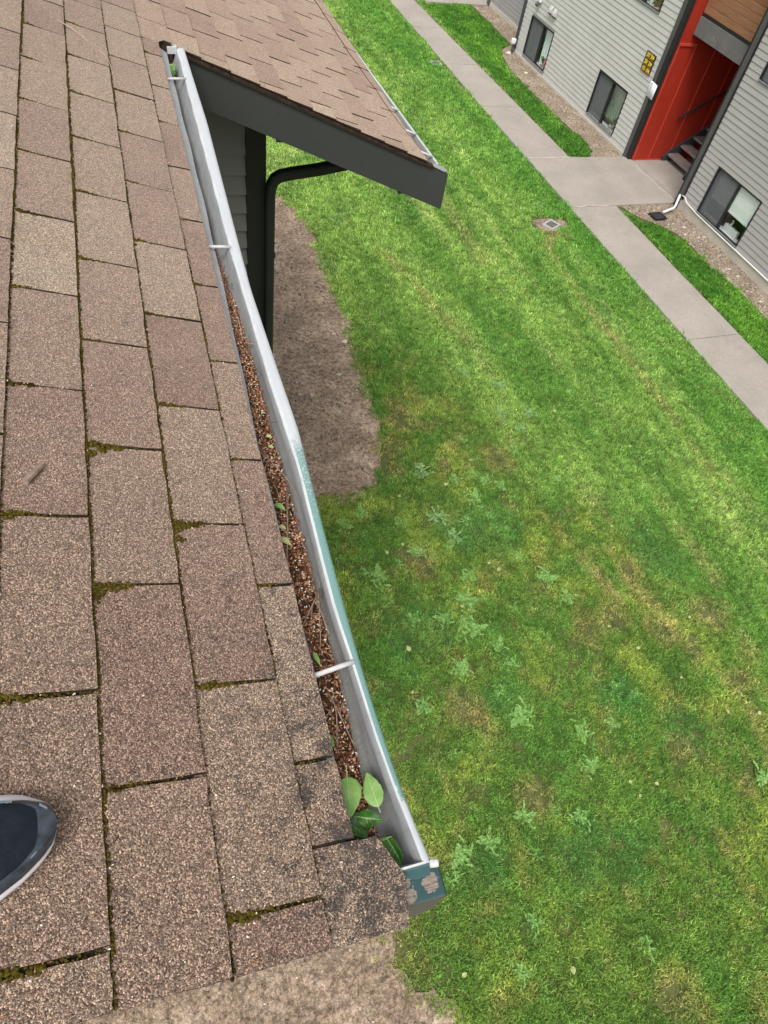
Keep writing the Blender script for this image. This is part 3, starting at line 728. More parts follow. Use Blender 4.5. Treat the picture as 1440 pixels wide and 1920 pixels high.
# red stairwell: side walls, back, landing
part('red_wall', M['red'], [(-.25, -.218, .062, 3.6, .031, 5.8)])
part('red_wall', M['red'], [(-2.12, -.25, 3.6, 3.66, .031, 5.8)])
part('red_wall', M['red'], [(-2.13, -2.09, .08, 3.6, .031, 5.8)])
for nn_, z1 in ((.50, 2.36), (1.04, 2.30), (1.66, 2.4), (2.3, 2.5)): part('batten', M['redtrim'], [(-.262, -.2505, nn_ - .012, nn_ + .012, .031, z1)])
part('batten', M['redtrim'], [(-.275, -.2505, .065, .5, 2.35, 2.40)])
part('batten', M['redtrim'], [(-.262, -.2505, .065, .09, .031, 2.35)])
part('batten', M['redtrim'], [(-.262, -.2505, .09, .86, .031, .055)])
part('roof_over_entry', M['beam'], [(-2.13, -.25, .3, 3.6, 5.6, 5.8)])
part('landing_beam', M['beam'], [(-2.10, -.27, .28, .40, 2.57, 2.885)])
part('landing_slab', M['beam'], [(-2.09, -.27, .40, 3.6, 2.70, 2.87)])
part('rail_bar', M['trimdark'], [(-2.10, -.27, .31, .345, 2.90, 2.945)])
rp = part('railing_panel', M['trimdark'], [(-2.09, -.28, .335, .35, 2.95, 4.05)])
for i in range(8):
    m = MB(); z0 = 2.95 + i * .136; m.box(-2.09, -.28, .300, .333, z0, z0 + .130, F); m.build('plank', M['wood'], rp, bevel=.003)
m = MB()
for s_ in (-.85, -1.75): m.tube([F(s_ + .03 * math.cos(a_), .277, 2.68 + .03 * math.sin(a_)) for a_ in np.linspace(0.5, 5.8, 9)], .004, 5)
m.build('light_scuff', M['alu'], fb)
# stairs
stairs = thing('staircase', F(-.7, 1.0, 0), 'dark steel stairs with grey aggregate treads beside the red wall', 'staircase')
def stringer(sa, sb):
    m = MB(); sl = .713
    poly = [(.86, .03), (1.12, .03), (3.5, .03 + 2.38 * sl - .02), (3.5, .29 + 2.36 * sl), (.97, .24), (.86, .12)]
    n_ = len(poly); vs = [F(sa, a_, b_) for a_, b_ in poly] + [F(sb, a_, b_) for a_, b_ in poly]
    m.add(vs, [tuple(range(n_)), tuple(range(n_, 2 * n_))[::-1]] + [(i, (i + 1) % n_, n_ + (i + 1) % n_, n_ + i) for i in range(n_)])
    m.build('stringer', M['steel'], stairs)
stringer(-.268, -.300); stringer(-1.17, -1.20)
for i in range(11):
    m = MB(); n0 = .96 + i * .262; z0 = .155 + i * .187; m.box(-1.165, -.304, n0, n0 + .295, z0, z0 + .05, F); m.build('tread', M['tread'], stairs, bevel=.006)
m = MB(); m.box(-1.26, -1.205, .88, .94, .03, .36, F); m.build('newel_foot', M['steel'], stairs)
m = MB(); m.tube([F(-1.23, .91, .30), F(-1.23, 1.0, 1.0), F(-1.23, 3.4, 2.7)], .018, 8); m.tube([F(-1.23, .91, .3), F(-1.23, .91, .95), F(-1.23, 1.0, 1.0)], .018, 8); m.build('rail', M['alu'], stairs)
m = MB(); m.tube([F(-.33, .79, .985), F(-.33, 1.7, 1.50), F(-.33, 3.3, 2.45)], .022, 8)
for nn_ in (1.0, 1.9): m.tube([F(-.25, nn_, 1.02 + (nn_ - .9) * .56), F(-.33, nn_, 1.04 + (nn_ - .9) * .56)], .008, 6)
m.build('handrail', M['trimdark'], stairs)

# windows
def window(h, deep=.055, leftscreen=True, room='room', mull=None, sill=True):
    s0, s1, z0, z1 = h; mid = mull or (s0 + s1) / 2; t = .026
    m = MB(); W = F
    m.box(s0, s1, -.028, deep, z1 - t, z1, W); m.box(s0, s1, -.028, deep, z0, z0 + t * .7, W)
    m.box(s1 - t - .012, s1, -.028, deep, z0 + t * .7, z1 - t, W); m.box(s0, s0 + t, -.028, deep, z0 + t * .7, z1 - t, W)
    w = m.build('window', M['bronze'], fb)
    part('mullion', M['bronze'], [(mid - .018, mid + .018, -.012, deep, z0 + t * .7, z1 - t)], w)
    if sill: part('sill', M['alu'], [(s0, s1, -.036, -.029, z0 - .004, z0 + .018)], w)
    # pane nearest the far end carries an insect screen (left in the photograph)
    for a_, b_ in ((mid + .018, s1 - t - .012), (s0 + t, mid - .018)):
        m = MB(); m.add([W(a_, .032, z0 + .018), W(b_, .032, z0 + .018), W(b_, .032, z1 - t), W(a_, .032, z1 - t)], [(0, 1, 2, 3)]); m.build('pane', M['glass'], w)
    if leftscreen: part('insect_screen', M['screen'], [(mid + .018, s1 - t - .012, .010, .0115, z0 + .018, z1 - t)], w)
    part('window_ledge', M['white'], [(s0, s1, .06, .20, z0 - .02, z0 + .012)], w)
    m = MB()
    for b in [(s0 - .3, s1 + .3, 1.5, 1.52, z0 - .8, z1 + .2), (s0 - .3, s0 - .28, .17, 1.5, z0 - .8, z1 + .2), (s1 + .28, s1 + .3, .17, 1.5, z0 - .8, z1 + .2), (s0 - .3, s1 + .3, .17, 1.5, z0 - .82, z0 - .8), (s0 - .3, s1 + .3, .17, 1.5, z1 + .2, z1 + .22)]: m.box(*b, W)
    m.build('room_shell', M[room], w); return w
w1 = window(W1, mull=4.87); w2 = window(W2); w3 = window(W3, mull=-3.50); wu = window(WU, leftscreen=True); wu2 = window(WU2)
def pleat(s0, s1, z0, z1, n, mat, name, w, amp=.012, per=.09):
    m = MB(); k_ = int((s1 - s0) / .02); P = [[F(s0 + (s1 - s0) * i / k_, n + amp * math.sin(s0 * 3 + (s1 - s0) * i / k_ / per * 6.28), z) for z in (z0, z1)] for i in range(k_ + 1)]
    m.grid(P); return m.build(name, M[mat], w, smooth=True)
pleat(4.33, 4.87, .17, 1.02, .13, 'curtain', 'curtain', w1); pleat(4.90, 5.52, .17, 1.02, .07, 'greenpane', 'curtain', w1)
pleat(.68, 1.90, .30, 1.07, .16, 'greenpane', 'curtain', w2)  # coloured sheet standing in for foliage reflected in the pane
part('roller_blind', M['blind'], [(-4.165, -2.95, .046, .050, .64, 1.13), (-4.165, -2.95, .042, .056, .60, .64)], w3)
part('insect_box', M['blind'], [(-4.0, -3.45, .11, .19, .24, .40)], w3) if False else None
pleat(.66, 1.88, 2.66, 3.5, .26, 'greenpane', 'curtain', wu)
def pot(name, s_, n_, z_, r, h, mat, label, leaf='plant', lh=.16, seed=0, blob_=None):
    t = thing(name, F(s_, n_, z_), label, 'potted plant'); c = F(s_, n_, z_); m = MB()
    prof = [(r * .7, 0), (r, h * .85), (r * 1.1, h * .85), (r * 1.1, h), (r * .85, h), (r * .8, h * .8)]
    P = [[(c[0] + math.cos(a_) * q_[0], c[1] + math.sin(a_) * q_[0], z_ + q_[1]) for q_ in prof] for a_ in np.linspace(0, 2 * math.pi, 13)]
    m.grid(P); m.build('pot', M[mat], t, smooth=True)
    m = MB(); rr = random.Random(seed)
    for i in range(16):
        a_ = rr.uniform(0, 6.28); ln = rr.uniform(.5, 1) * lh; sp = rr.uniform(.2, .9) * lh * .8; w = .014
        dx, dy = math.cos(a_), math.sin(a_)
        P = [[(c[0] + dx * sp * t_ - dy * w * k_ * math.sin(math.pi * min(.98, t_ + .08)), c[1] + dy * sp * t_ + dx * w * k_ * math.sin(math.pi * min(.98, t_ + .08)), z_ + h * .8 + ln * (t_ - .45 * t_ * t_ * 1.2)) for k_ in (-1, 0, 1)] for t_ in np.linspace(0, 1, 6)]
        m.grid(P)
    m.build('foliage', M[leaf], t); return t
pot('potted_plant', 4.60, .075, .158, .055, .10, 'white', 'green leafy plant in a white pot behind the farther ground floor window', lh=.42, seed=1)
pot('potted_plant', .95, .10, .168, .06, .11, 'white', 'green leafy plant in a white pot behind the window nearest the red wall', lh=.45, seed=2)
pot('potted_plant', .80, .13, 2.645, .07, .14, 'redpot', 'small green plant in a red pot on the upstairs window ledge', lh=.2, seed=3)
pot('potted_plant', 1.0, .13, 2.645, .05, .10, 'brownpot', 'plant in a brown pot between white vase and red pot upstairs', lh=.16, seed=4)
m = MB(); c = F(1.17, .12, 2.645)
m.grid([[(c[0] + math.cos(a_) * q_[0], c[1] + math.sin(a_) * q_[0], 2.645 + q_[1]) for q_ in [(.03, 0), (.05, .05), (.045, .12), (.03, .16), (.035, .18)]] for a_ in np.linspace(0, 2 * math.pi, 13)])
tag(m.build('vase', M['white'], smooth=True), 'tall white vase at the end of the upstairs window ledge', 'vase')
m = MB(); c = F(4.39, .07, .158)
P = [[(c[0] + math.cos(a_) * q_[0] * (1 + .1 * math.sin(3 * a_)), c[1] + math.sin(a_) * q_[0], .158 + q_[1]) for q_ in [(.03, 0), (.045, .05), (.07, .16), (.06, .25), (.02, .32)]] for a_ in np.linspace(0, 2 * math.pi, 13)]
m.grid(P); tag(m.build('cushion', M['pink'], smooth=True), 'pink cushion propped in the corner of the farther ground floor window', 'cushion')
# things on the ledge of the taupe wall window
m = MB(); m.box(-3.93, -3.54, .11, .19, .243, .375, F); tag(m.build('storage_box', M['white'], bevel=.01), 'long white box on the ledge behind the blind window', 'box')
def figurine(s_, n_, z_, h, label, k_=1.0):
    m = MB(); c = Vector(F(s_, n_, z_))
    prof = [(.0, .0), (.030, .0), (.034, .2), (.026, .45), (.018, .6), (.026, .72), (.028, .84), (.016, .96), (.0, 1.0)]
    P = [[(c[0] + math.cos(a_) * q_[0] * k_ + .03 * math.sin(q_[1] * 3) * k_, c[1] + math.sin(a_) * q_[0] * k_, z_ + q_[1] * h) for q_ in prof] for a_ in np.linspace(0, 2 * math.pi, 11)]
    m.grid(P); m.tube([(c[0], c[1] - .02 * k_, z_ + h * .5), (c[0], c[1] - .06 * k_, z_ + h * .62), (c[0], c[1] - .05 * k_, z_ + h * .8)], .012 * k_, 6)
    return tag(m.build('figurine', M['white'], smooth=True), label, 'figurine')
figurine(-4.10, .14, .243, .27, 'taller white figurine at the near end of the ledge under the blind', 1.1)
figurine(-3.66, .15, .376, .12, 'small white ornament standing on the long white box in the window', .7)

# sign with unit numbers, notice
sg = thing('unit_sign', F(.345, -.02, 1.8), 'black sign with yellow unit numbers beside the red entrance', 'sign')
m = MB(); m.box(.175, .525, -.034, -.021, 1.62, 2.0, F); m.build('board', M['signblack'], sg)
m = MB(); rr = random.Random(3)
for zc in (1.935, 1.81, 1.685):
    m.box(.18, .52, -.0365, -.0345, zc - .062, zc - .048, F)
m.box(.18, .24, -.0365, -.0345, 1.63, 1.68, F); m.box(.30, .42, -.0365, -.0345, 1.955, 1.995, F)
m.build('red_band', M['signred'], sg)
for txt, zc in (('301 304', 1.935), ('201 204', 1.81), ('101-104', 1.685)):
    cu = bpy.data.curves.new('t', 'FONT'); cu.body = txt; cu.size = .105; cu.align_x = 'CENTER'; cu.align_y = 'CENTER'; cu.extrude = .0015; cu.offset = .0015
    to = bpy.data.objects.new('t', cu); COL.objects.link(to); dg = bpy.context.evaluated_depsgraph_get()
    me_ = bpy.data.meshes.new_from_object(to.evaluated_get(dg)); COL.objects.unlink(to); bpy.data.objects.remove(to)
    o = bpy.data.objects.new('lettering', me_); me_.materials.clear(); me_.materials.append(M['signyellow']); COL.objects.link(o)
    B = Matrix(((-D[0], 0, -N[0]), (-D[1], 0, -N[1]), (0, 1, 0))).to_4x4()
    me_.transform(Matrix.Translation(F(.35, -.0385, zc)) @ B @ Matrix.Diagonal((.82, 1.05, 1, 1))); attach(o, sg)
nt_ = thing('paper_notice', F(-.12, -.06, 1.45), 'white paper notice taped across the black trim at the red entrance', 'notice')
m = MB(); P = [[F(lerp(.01, -.25, i / 6), -.058 + .01 * math.sin(i * .9), z) for z in (1.31, 1.45, 1.60)] for i in range(7)]
m.grid(P); sh_ = m.build('sheet', M['paper'], nt_, smooth=True); so = sh_.modifiers.new('t', 'SOLIDIFY'); so.thickness = .001
m = MB(); rr = random.Random(8)
for i in range(9):
    z = 1.58 - i * .026; m.add([F(-.01, -.0585, z), F(-.075 - rr.uniform(0, .04), -.0535, z), F(-.075 - rr.uniform(0, .02), -.0535, z - .012), F(-.01, -.0585, z - .012)], [(0, 1, 2, 3)])
m.build('print', M['ink'], nt_)
# vents, flood light, downspouts, conduit
def vent(s_, z_, label):
    t = thing('dryer_vent', F(s_, -.02, z_), label, 'vent', 'vent hoods on the pale siding')
    m = MB(); sec = [(-.02, z_ - .075), (-.02, z_ + .085), (-.045, z_ + .085), (-.095, z_ + .0), (-.10, z_ - .06)]
    m.grid([[F(s_ + k_, q_[0], q_[1]) for q_ in sec + sec[:1]] for k_ in (-.07, .07)]); 
    for k_ in (-.07, .07): m.add([F(s_ + k_, *q_) for q_ in sec], [(0, 1, 2, 3, 4)])
    m.build('hood', M['siding'], t, bevel=.008); m = MB(); m.box(s_ - .055, s_ + .055, -.09, -.022, z_ - .09, z_ - .077, F); m.build('flap', M['trimdark'], t)
vent(4.66, 1.44, 'vent hood on the pale siding, the one farther from the red wall'); vent(4.46, 1.43, 'vent hood on the pale siding, the one closer to the red wall')
t = thing('flood_light', F(5.35, -.05, 1.45), 'white outdoor lamp on the pale siding above the far window', 'lamp')
m = MB(); m.box(5.25, 5.46, -.09, -.02, 1.40, 1.56, F); m.build('housing', M['white'], t, bevel=.02)
m = MB(); m.tube([F(5.33, -.07, 1.41), F(5.30, -.14, 1.34)], .035, 10, .045); m.build('lamp_head', M['trim'], t)
t = thing('downspout', F(6.05, -.05, 0), 'dark downspout with a white joint at the set-back corner', 'downspout')
m = MB(); m.box(6.0, 6.075, -.075, -.001, .10, ZT, F); m.build('pipe', M['steel'], t, bevel=.012)
m = MB(); m.box(5.94, 6.06, -.20, -.076, .22, .36, F); m.build('elbow', M['white'], t, bevel=.035)
m = MB(); m.tube([F(5.99, -.14, .22), F(5.95, -.15, .12), F(5.93, -.15, .0)], .032, 8); m.build('tail', M['steel'], t)
t = thing('drain_pipe', F(-2.4, -.15, .1), 'white plastic pipe running along the taupe foundation to the black drain', 'pipe')
m = MB(); m.tube([F(-2.30, -.12, .30), F(-2.36, -.17, .24), F(-2.42, -.22, .13), F(-2.46, -.28, .10), F(-2.56, -.60, .075)], .025, 10); m.build('elbow', M['white'], t, smooth=True)
m = MB(); m.tube([F(-2.32, -.07, .30), F(-2.42, -.065, .30), F(-2.5, -.06, .245), F(-2.9, -.055, .205), F(-9.4, -.055, .205)], .011, 8); m.build('conduit', M['white'], t, smooth=True)

# ------------------------------------------------------------------ near building
U = Vector((.948683, 0, -.316228)); NR = Vector((.316228, 0, .948683))
def Rf(u, v, w=0.0):
    q_ = U * u + NR * (w - .93); return (q_.x, v, q_.z + H)
def rz(x): return H - .9803 - x / 3           # roof surface height over x
def xu(x): return (x + .2941) / .948683       # u from x
nb = thing('apartment_building', (0, 2, 0), 'near apartment building with brown shingle roof and dark grey fascia', 'building')
def rakeY(x): return 3.07 - .166 * (x - .26)
# roof deck slab under the shingles
dk = MB(); x_e = .145
def roofpoly(w0, w1, poly): 
    n_ = len(poly); vs = [Rf(a_, b_, w0) for a_, b_ in poly] + [Rf(a_, b_, w1) for a_, b_ in poly]
    dk.add(vs, [tuple(range(n_)), tuple(range(n_, 2 * n_))[::-1]] + [(i, (i + 1) % n_, n_ + (i + 1) % n_, n_ + i) for i in range(n_)])
roofpoly(-.022, -.0005, [(-3.2, .088), (.472, .088), (.472, 3.055), (-3.2, 3.055)])
roofpoly(-.022, -.0005, [(-3.2, 3.056), (.60, 3.066 + .002), (1.625, 2.908), (1.555, 4.0), (1.545, 4.95), (1.50, 9.0), (-3.2, 9.0)])
roof = dk.build('roof', M['deck'], nb)
far_slope = MB(); far_slope.add([Rf(-3.2, .08, -.0), Rf(-3.2, 9, 0), (-6.3, 9, H - .2), (-6.3, .08, H - .2)], [(0, 1, 2, 3)])
far_slope.build('upper_slope', M['deck'], roof)

E_ = [.140, .447, .750, 1.046, 1.335, 1.623, 1.906, 2.195, 2.476, 2.74, 3.0, 3.25, 3.5, 3.75, 4.0, 4.25, 4.5]
O_ = [.316, .622, .915, 1.207, 1.492, 1.786, 2.071, 2.352, 2.62, 2.895, 3.13, 3.375, 3.625, 3.87, 4.12, 4.37]
rows = [(-.354, -.227, 'E'), (-.227, -.098, 'O'), (-.098, .032, 'O2'), (.032, .157, 'E'), (.157, .287, 'O'), (.287, .415, 'E'), (.415, .480, 'O')]
wing = [(.415, .530, 3.00), (.530, .645, 3.25), (.645, .760, 3.12), (.760, .877, 3.21), (.877, .990, 3.31), (.990, 1.100, 3.185), (1.100, 1.205, 3.31), (1.205, 1.316, 3.24), (1.316, 1.430, 3.12), (1.430, 1.540, 3.24), (1.540, 1.66, 3.12)]
slots = []      # (u0,u1,v) of every cutout, for the moss
lines = []      # (u, v0, v1) lower edges of the courses
def eaveU(v): return float(np.interp(v, [2.88, 3.07, 3.3, 3.63, 4.07, 4.43, 4.84, 9], [1.643, 1.632, 1.607, 1.592, 1.568, 1.565, 1.562, 1.55]))
def shingle(u0, u1, va, vb, wing_=False, cut=None, eave=False):
    if vb - va < .03: return
    g_ = rnd.uniform(.0022, .0038) + (.0018 if wing_ else 0); a_, b_ = va + g_, vb - g_
    nu, nv = 5, 8; P = []; wv = rnd.uniform(-.0008, .0008); tilt = rnd.uniform(-.0015, .0015)
    for i in range(nu + 1):
        row_ = []
        for j in range(nv + 1):
            v = lerp(a_, b_, j / nv); u = lerp(u0 - .012, u1 + .0015, i / nu)
            if i == nu: u += rnd.uniform(-.0014, .0014)
            if j in (0, nv): v += rnd.uniform(-.0010, .0010)
            if cut: v = max(v, cut(u))
            if eave and i == nu: u = eaveU(v)
            w = .0012 + (.0062 if wing_ else .0074) * i / nu + tilt * (j / nv - .5) + .0008 * math.sin(v * 23 + u0 * 90) + wv
            row_.append((u, v, w))
        P.append(row_)
    m = MB(); m.grid([[Rf(*p) for p in r_] for r_ in P][::-1])
    n_ = nv + 1
    m.m = 1
    def wall_(line): m.grid([[Rf(*p) for p in line], [Rf(p[0], p[1], -.0004) for p in line]])
    wall_(P[-1]); wall_([r_[0] for r_ in P]); wall_([r_[-1] for r_ in P][::-1])
    m.build('shingle', [M['shingle_wing_lift' if wing_ else 'shingle'], M['deck']], roof)
for (u0, u1, ph) in rows:
    cuts = {'E': E_, 'O': O_, 'O2': O_}[ph]
    end = 4.4 if u1 < .45 else 3.03
    cs = [.079] + [c_ for c_ in cuts if c_ < end] + [end]
    if ph == 'O' and u0 > .4: cs = [c_ for c_ in cs if c_ > .2]; cs = [.2] + cs
    if u1 < -.05: cs = [c_ for c_ in cs if c_ < 3.2] + ([3.2] if cs[-1] > 3.2 else [])
    for va, vb in zip(cs, cs[1:]): shingle(u0, u1, va, vb)
    for c_ in cs[1:-1]: slots.append((u0, u1, c_))
    lines.append((u1, .08, cs[-1]))
# corner tab that runs out past the gutter
m = MB()
q_ = [(.403, .079), (.531, .081), (.546, .142), (.517, .199), (.403, .201)]
qq = [(u, v) for u, v in q_]
P = []
for t_ in np.linspace(0, 1, 9):
    v = lerp(.080, .199, t_); ue = np.interp(v, [.08, .142, .199], [.531, .546, .517]) + rnd.uniform(-.0015, .0015)
    P.append([(lerp(.403, ue, i / 6), v + (rnd.uniform(-.001, .001) if t_ in (0, 1) else 0), .0014 + .0042 * i / 6) for i in range(7)])
m.grid([[Rf(*p) for p in r_] for r_ in P]); m.grid([[Rf(*r_[-1]) for r_ in P], [Rf(r_[-1][0], r_[-1][1], -.003) for r_ in P]])
for r_ in (P[0], P[-1]): m.grid([[Rf(*p) for p in r_], [Rf(p[0], p[1], -.003) for p in r_]])
m.build('shingle', M['shingle'], roof)
cutf = lambda u: rakeY(u * .948683 - .2941) - .006 if u > .497 else 3.031
for k_, (u0, u1, ph) in enumerate(wing):
    start = rakeY(.5 * (u0 + u1) * .9487 - .294) - .006
    per = .243; c_ = ph
    while c_ - per > start + .02: c_ -= per
    while c_ < start + .02: c_ += per
    cs = [start - .03] if k_ else [3.031]
    while c_ < 5.9 and (k_ > 3 or c_ < 4.9): cs.append(c_ + rnd.uniform(-.006, .006)); c_ += per; per *= 1.006
    for i, (va, vb) in enumerate(zip(cs, cs[1:])):
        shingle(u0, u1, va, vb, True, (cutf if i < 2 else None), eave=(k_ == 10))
    for c2 in cs[1:-1]: slots.append((u0, u1, c2))
    lines.append((u1 if k_ < 10 else 1.6, cs[0] + .03, cs[-1]))

# rake boards, fascia
def rakeboard(name, mat, xa, xb, yf, top, depth, thick, endcut=None, parent=nb):
    """board following the slope from xa to xb; yf(x) is its outer face"""
    m = MB(); xsn = np.linspace(xa, xb, 13); A_ = []
    for x in xsn:
        y = yf(x); zt = rz(x) - top; A_.append([(x, y, zt), (x, y, zt - depth), (x, y + thick, zt - depth), (x, y + thick, zt), (x, y, zt)])
    m.grid(A_); m.add(A_[0][:4], [(0, 1, 2, 3)]); m.add(A_[-1][:4], [(3, 2, 1, 0)])
    return m.build(name, mat, parent)
rakeboard('rake_fascia', M['fascia'], .215, 1.376, lambda x: rakeY(x) + .010, .016, .168, .035)
rakeboard('roof_edge', M['rot'], .20, 1.30, lambda x: rakeY(x) - .001, .0065, .010, .03)
rakeboard('sub_fascia', M['rot'], .10, .214, lambda x: 3.062, .006, .16, .03)
m = MB()
for x_ in (.62, 1.17): m.tube([(x_ - .008, rakeY(x_) + .008, rz(x_) - .184), (x_ + .012, rakeY(x_) + .02, rz(x_) - .19), (x_ + .03, rakeY(x_) + .03, rz(x_) - .193)], .007, 6)
m.build('nail_block', M['trimdark'], nb)
m = MB()
for x_, dz in [(.33, .06), (.62, .05), (.78, .10), (.98, .10), (1.02, .09), (1.23, .06), (1.24, .07), (1.28, .05), (.86, .04), (.47, .09)]:
    m.tube([(x_, rakeY(x_) + .0085, rz(x_) - dz - .02), (x_, rakeY(x_) + .0115, rz(x_) - dz - .02)], .0045 if x_ != .98 else .009, 8)
m.build('nail_head', M['fascia'], nb)
m = MB()
m.add([(1.30, 2.905, rz(1.30) - .010), (1.352, 2.895, rz(1.352) - .012), (1.376, 2.905, rz(1.376) - .010), (1.37, 2.93, rz(1.37) - .005), (1.31, 2.93, rz(1.31) - .004)], [(0, 1, 2, 3, 4)])
m.build('metal_scrap', M['alu'], nb)
# main roof rake board with its peeled end
def W_(x, z, y): return (x, y, z)
m = MB()
m.prism([(-3.3, rz(-3.3) - .023), (.150, rz(.150) - .023), (.150, rz(.15) - .165), (-3.3, rz(-3.3) - .165)], .107, .147, W_)
m.build('rake_board', M['fascia'], nb)
m = MB()
m.prism([(.151, rz(.151) - .014), (.284, rz(.284) - .014), (.2875, rz(.287) - .02), (.2875, rz(.287) - .13), (.262, rz(.287) - .168), (.151, rz(.151) - .165)], .107, .147, W_)
m.build('board_end', M['peeled'], nb, bevel=.003)
# eave fascia behind the gutter, soffit
m = MB(); m.box(.112, .140, .145, 3.055, rz(.12) - .16, rz(.14) - .012); m.build('eave_fascia', M['fascia'], nb)
m = MB(); m.box(-.45, .111, .15, 3.05, 5.40, 5.42); m.build('soffit', M['near_siding'], nb)
# walls: gable of the projecting wing with single boards, the rest joined
gw = MB(); gw.box(-.5, .64, 3.462, 3.60, 0, 4.95); gw.add([(-.5, 3.462, 4.95), (.64, 3.462, 4.95), (.64, 3.462, rz(.64) - .03), (-.5, 3.462, rz(-.5) - .03)], [(0, 1, 2, 3)])
gwall = gw.build('gable_wall', M['near_siding'], nb)
ex = .0985; z = 6.6 - 2.22
k_ = 0
while z + ex < rz(.545) + .2:
    m = MB(); z1 = z + ex; top = min(z1 + .01, rz(.0) - .05)
    sec = [(3.430, z), (3.458, top), (3.461, top), (3.461, z)]
    xm = min(.544, 3 * (H - .9803 - .06 - top)); P = [[(x_, q_[0], q_[1]) for q_ in sec + sec[:1]] for x_ in (-.45, xm)]
    if xm < -.3: break
    m.grid(P); m.add([(xm, *q_) for q_ in sec], [(0, 1, 2, 3)]); m.build('siding_board', M['near_siding'], gwall); z = z1
m = MB(); z = 6.6 - 2.22
while z > .1:
    z -= ex; sec = [(3.440, z), (3.456, z + ex + .01), (3.461, z + ex), (3.461, z)]
    m.grid([[(x_, q_[0], q_[1]) for q_ in sec + sec[:1]] for x_ in (-.45, .544)])
o = m.build('lower_siding', M['near_siding'], gwall); o['kind'] = 'stuff'
m = MB(); m.box(.545, .642, 3.425, 3.46, 0, rz(.642) - .05); m.box(.607, .642, 3.461, 3.56, 0, rz(.642) - .05); m.build('corner_board', M['corner'], nb)
m = MB(); m.box(.56, .62, 3.56, 9, 0, rz(.62) - .04)
z = .05
while z < 5.2: 
    sec = [(.640, z), (.622, z + .11), (.61, z + .11), (.61, z)]; m.grid([[(q_[0], y_, q_[1]) for q_ in sec + sec[:1]] for y_ in (3.561, 9)]); z += ex
m.build('side_wall', M['near_siding'], nb)
m = MB(); m.box(-.5, -.44, .66, 3.46, 0, 5.42); m.box(-6, -.5, .66, .72, 0, 5.45); m.build('side_wall', M['near_siding'], nb)
m = MB(); m.box(.642, 1.28, 2.95, 9, rz(1.28) - .15, rz(1.28) - .135); 
sp_ = MB(); sp_.add([(.0, 3.14, rz(0) - .06), (1.33, 2.95, rz(1.33) - .06), (1.25, 9, rz(1.25) - .06), (0, 9, rz(0) - .06)], [(0, 1, 2, 3)]); sp_.build('soffit', M['near_siding'], nb)

# gutters
NV = [.152, .18, .21, .30, .42, .57, .685, .76, .91, 1.03, 1.22, 1.53, 1.82, 2.1, 2.46, 2.8, 3.085]
f_out = lambda v: np.interp(v, [.152, .21, .3, .42, .57, .76, 1.03, 1.22, 1.53, 1.82, 2.46, 3.08], [.270, .262, .256, .252, .252, .256, .264, .258, .250, .254, .265, .261])
f_in = lambda v: np.interp(v, [.156, .24, .35, .47, .57, .685, .91, 1.19, 1.7, 2.34, 3.08], [.257, .248, .240, .237, .231, .233, .239, .230, .224, .228, .232])
f_cr = lambda v: np.interp(v, [.15, .24, .36, .48, .64, .81, 1.0, 1.22, 1.42, 1.75, 2.1, 2.48, 3.1], [.236, .235, .225, .229, .226, .221, .217, .218, .203, .190, .188, .186, .196])
def gutter(f_out, f_in, f_cr, xb, zt, ys, name, lipmat, root, flange=True):
    """K-style gutter: inner trough, lip and outer face"""
    a_ = MB(); l_ = MB(); l2_ = MB(); o_ = MB(); A1 = []; A2 = []; A3 = []; A4 = []
    yy = np.linspace(ys[0], ys[1], 61)
    for v in yy:
        x0 = xb(v); xi, xo, xc = f_in(v), f_out(v), f_cr(v); z = zt(v); j = .0008 * math.sin(v * 37) + .0006 * math.sin(v * 91)
        A1.append([(x0, v, z + .014), (x0 + .012, v, z - .006), (x0 + .018, v, z - .080), (xc - .010, v, z - .083), (xc - .001, v, z - .078), (xc + .006, v, z - .062), (lerp(xc, xi, .55) + .004, v, z - .035), (xi - .006 + j, v, z - .012), (xi + j, v, z)])
        A2.append([(xi + j, v, z), (xi + .002 + j, v, z + .002), (lerp(xi, xo, .24), v, z + .0025)])
        A4.append([(lerp(xi, xo, .24), v, z + .0025), (lerp(xi, xo, .7), v, z + .0018), (xo - .002, v, z - .0005), (xo, v, z - .004)])
        A3.append([(xo, v, z - .004), (xo + .001, v, z - .018), (xo - .002, v, z - .035), (xo - .006, v, z - .06), (xo - .010, v, z - .092), (x0, v, z - .094)])
    a_.grid(A1); l_.grid(A2); l2_.grid(A4); o_.grid(A3)
    tr_ = a_.build(name, M['gutter'], root, smooth=True)
    l_.build('lip', M['farlip'], tr_, smooth=True); l2_.build('outer_lip', lipmat, tr_, smooth=True); o_.build('outer_face', M['teal'] if name == 'gutter' and flange else M['fascia'], tr_, smooth=True)
    return tr_
gt = gutter(f_out, f_in, f_cr, lambda v: .146, lambda v: H - 1.060, (.150, 3.075), 'gutter', M['lip'], nb)
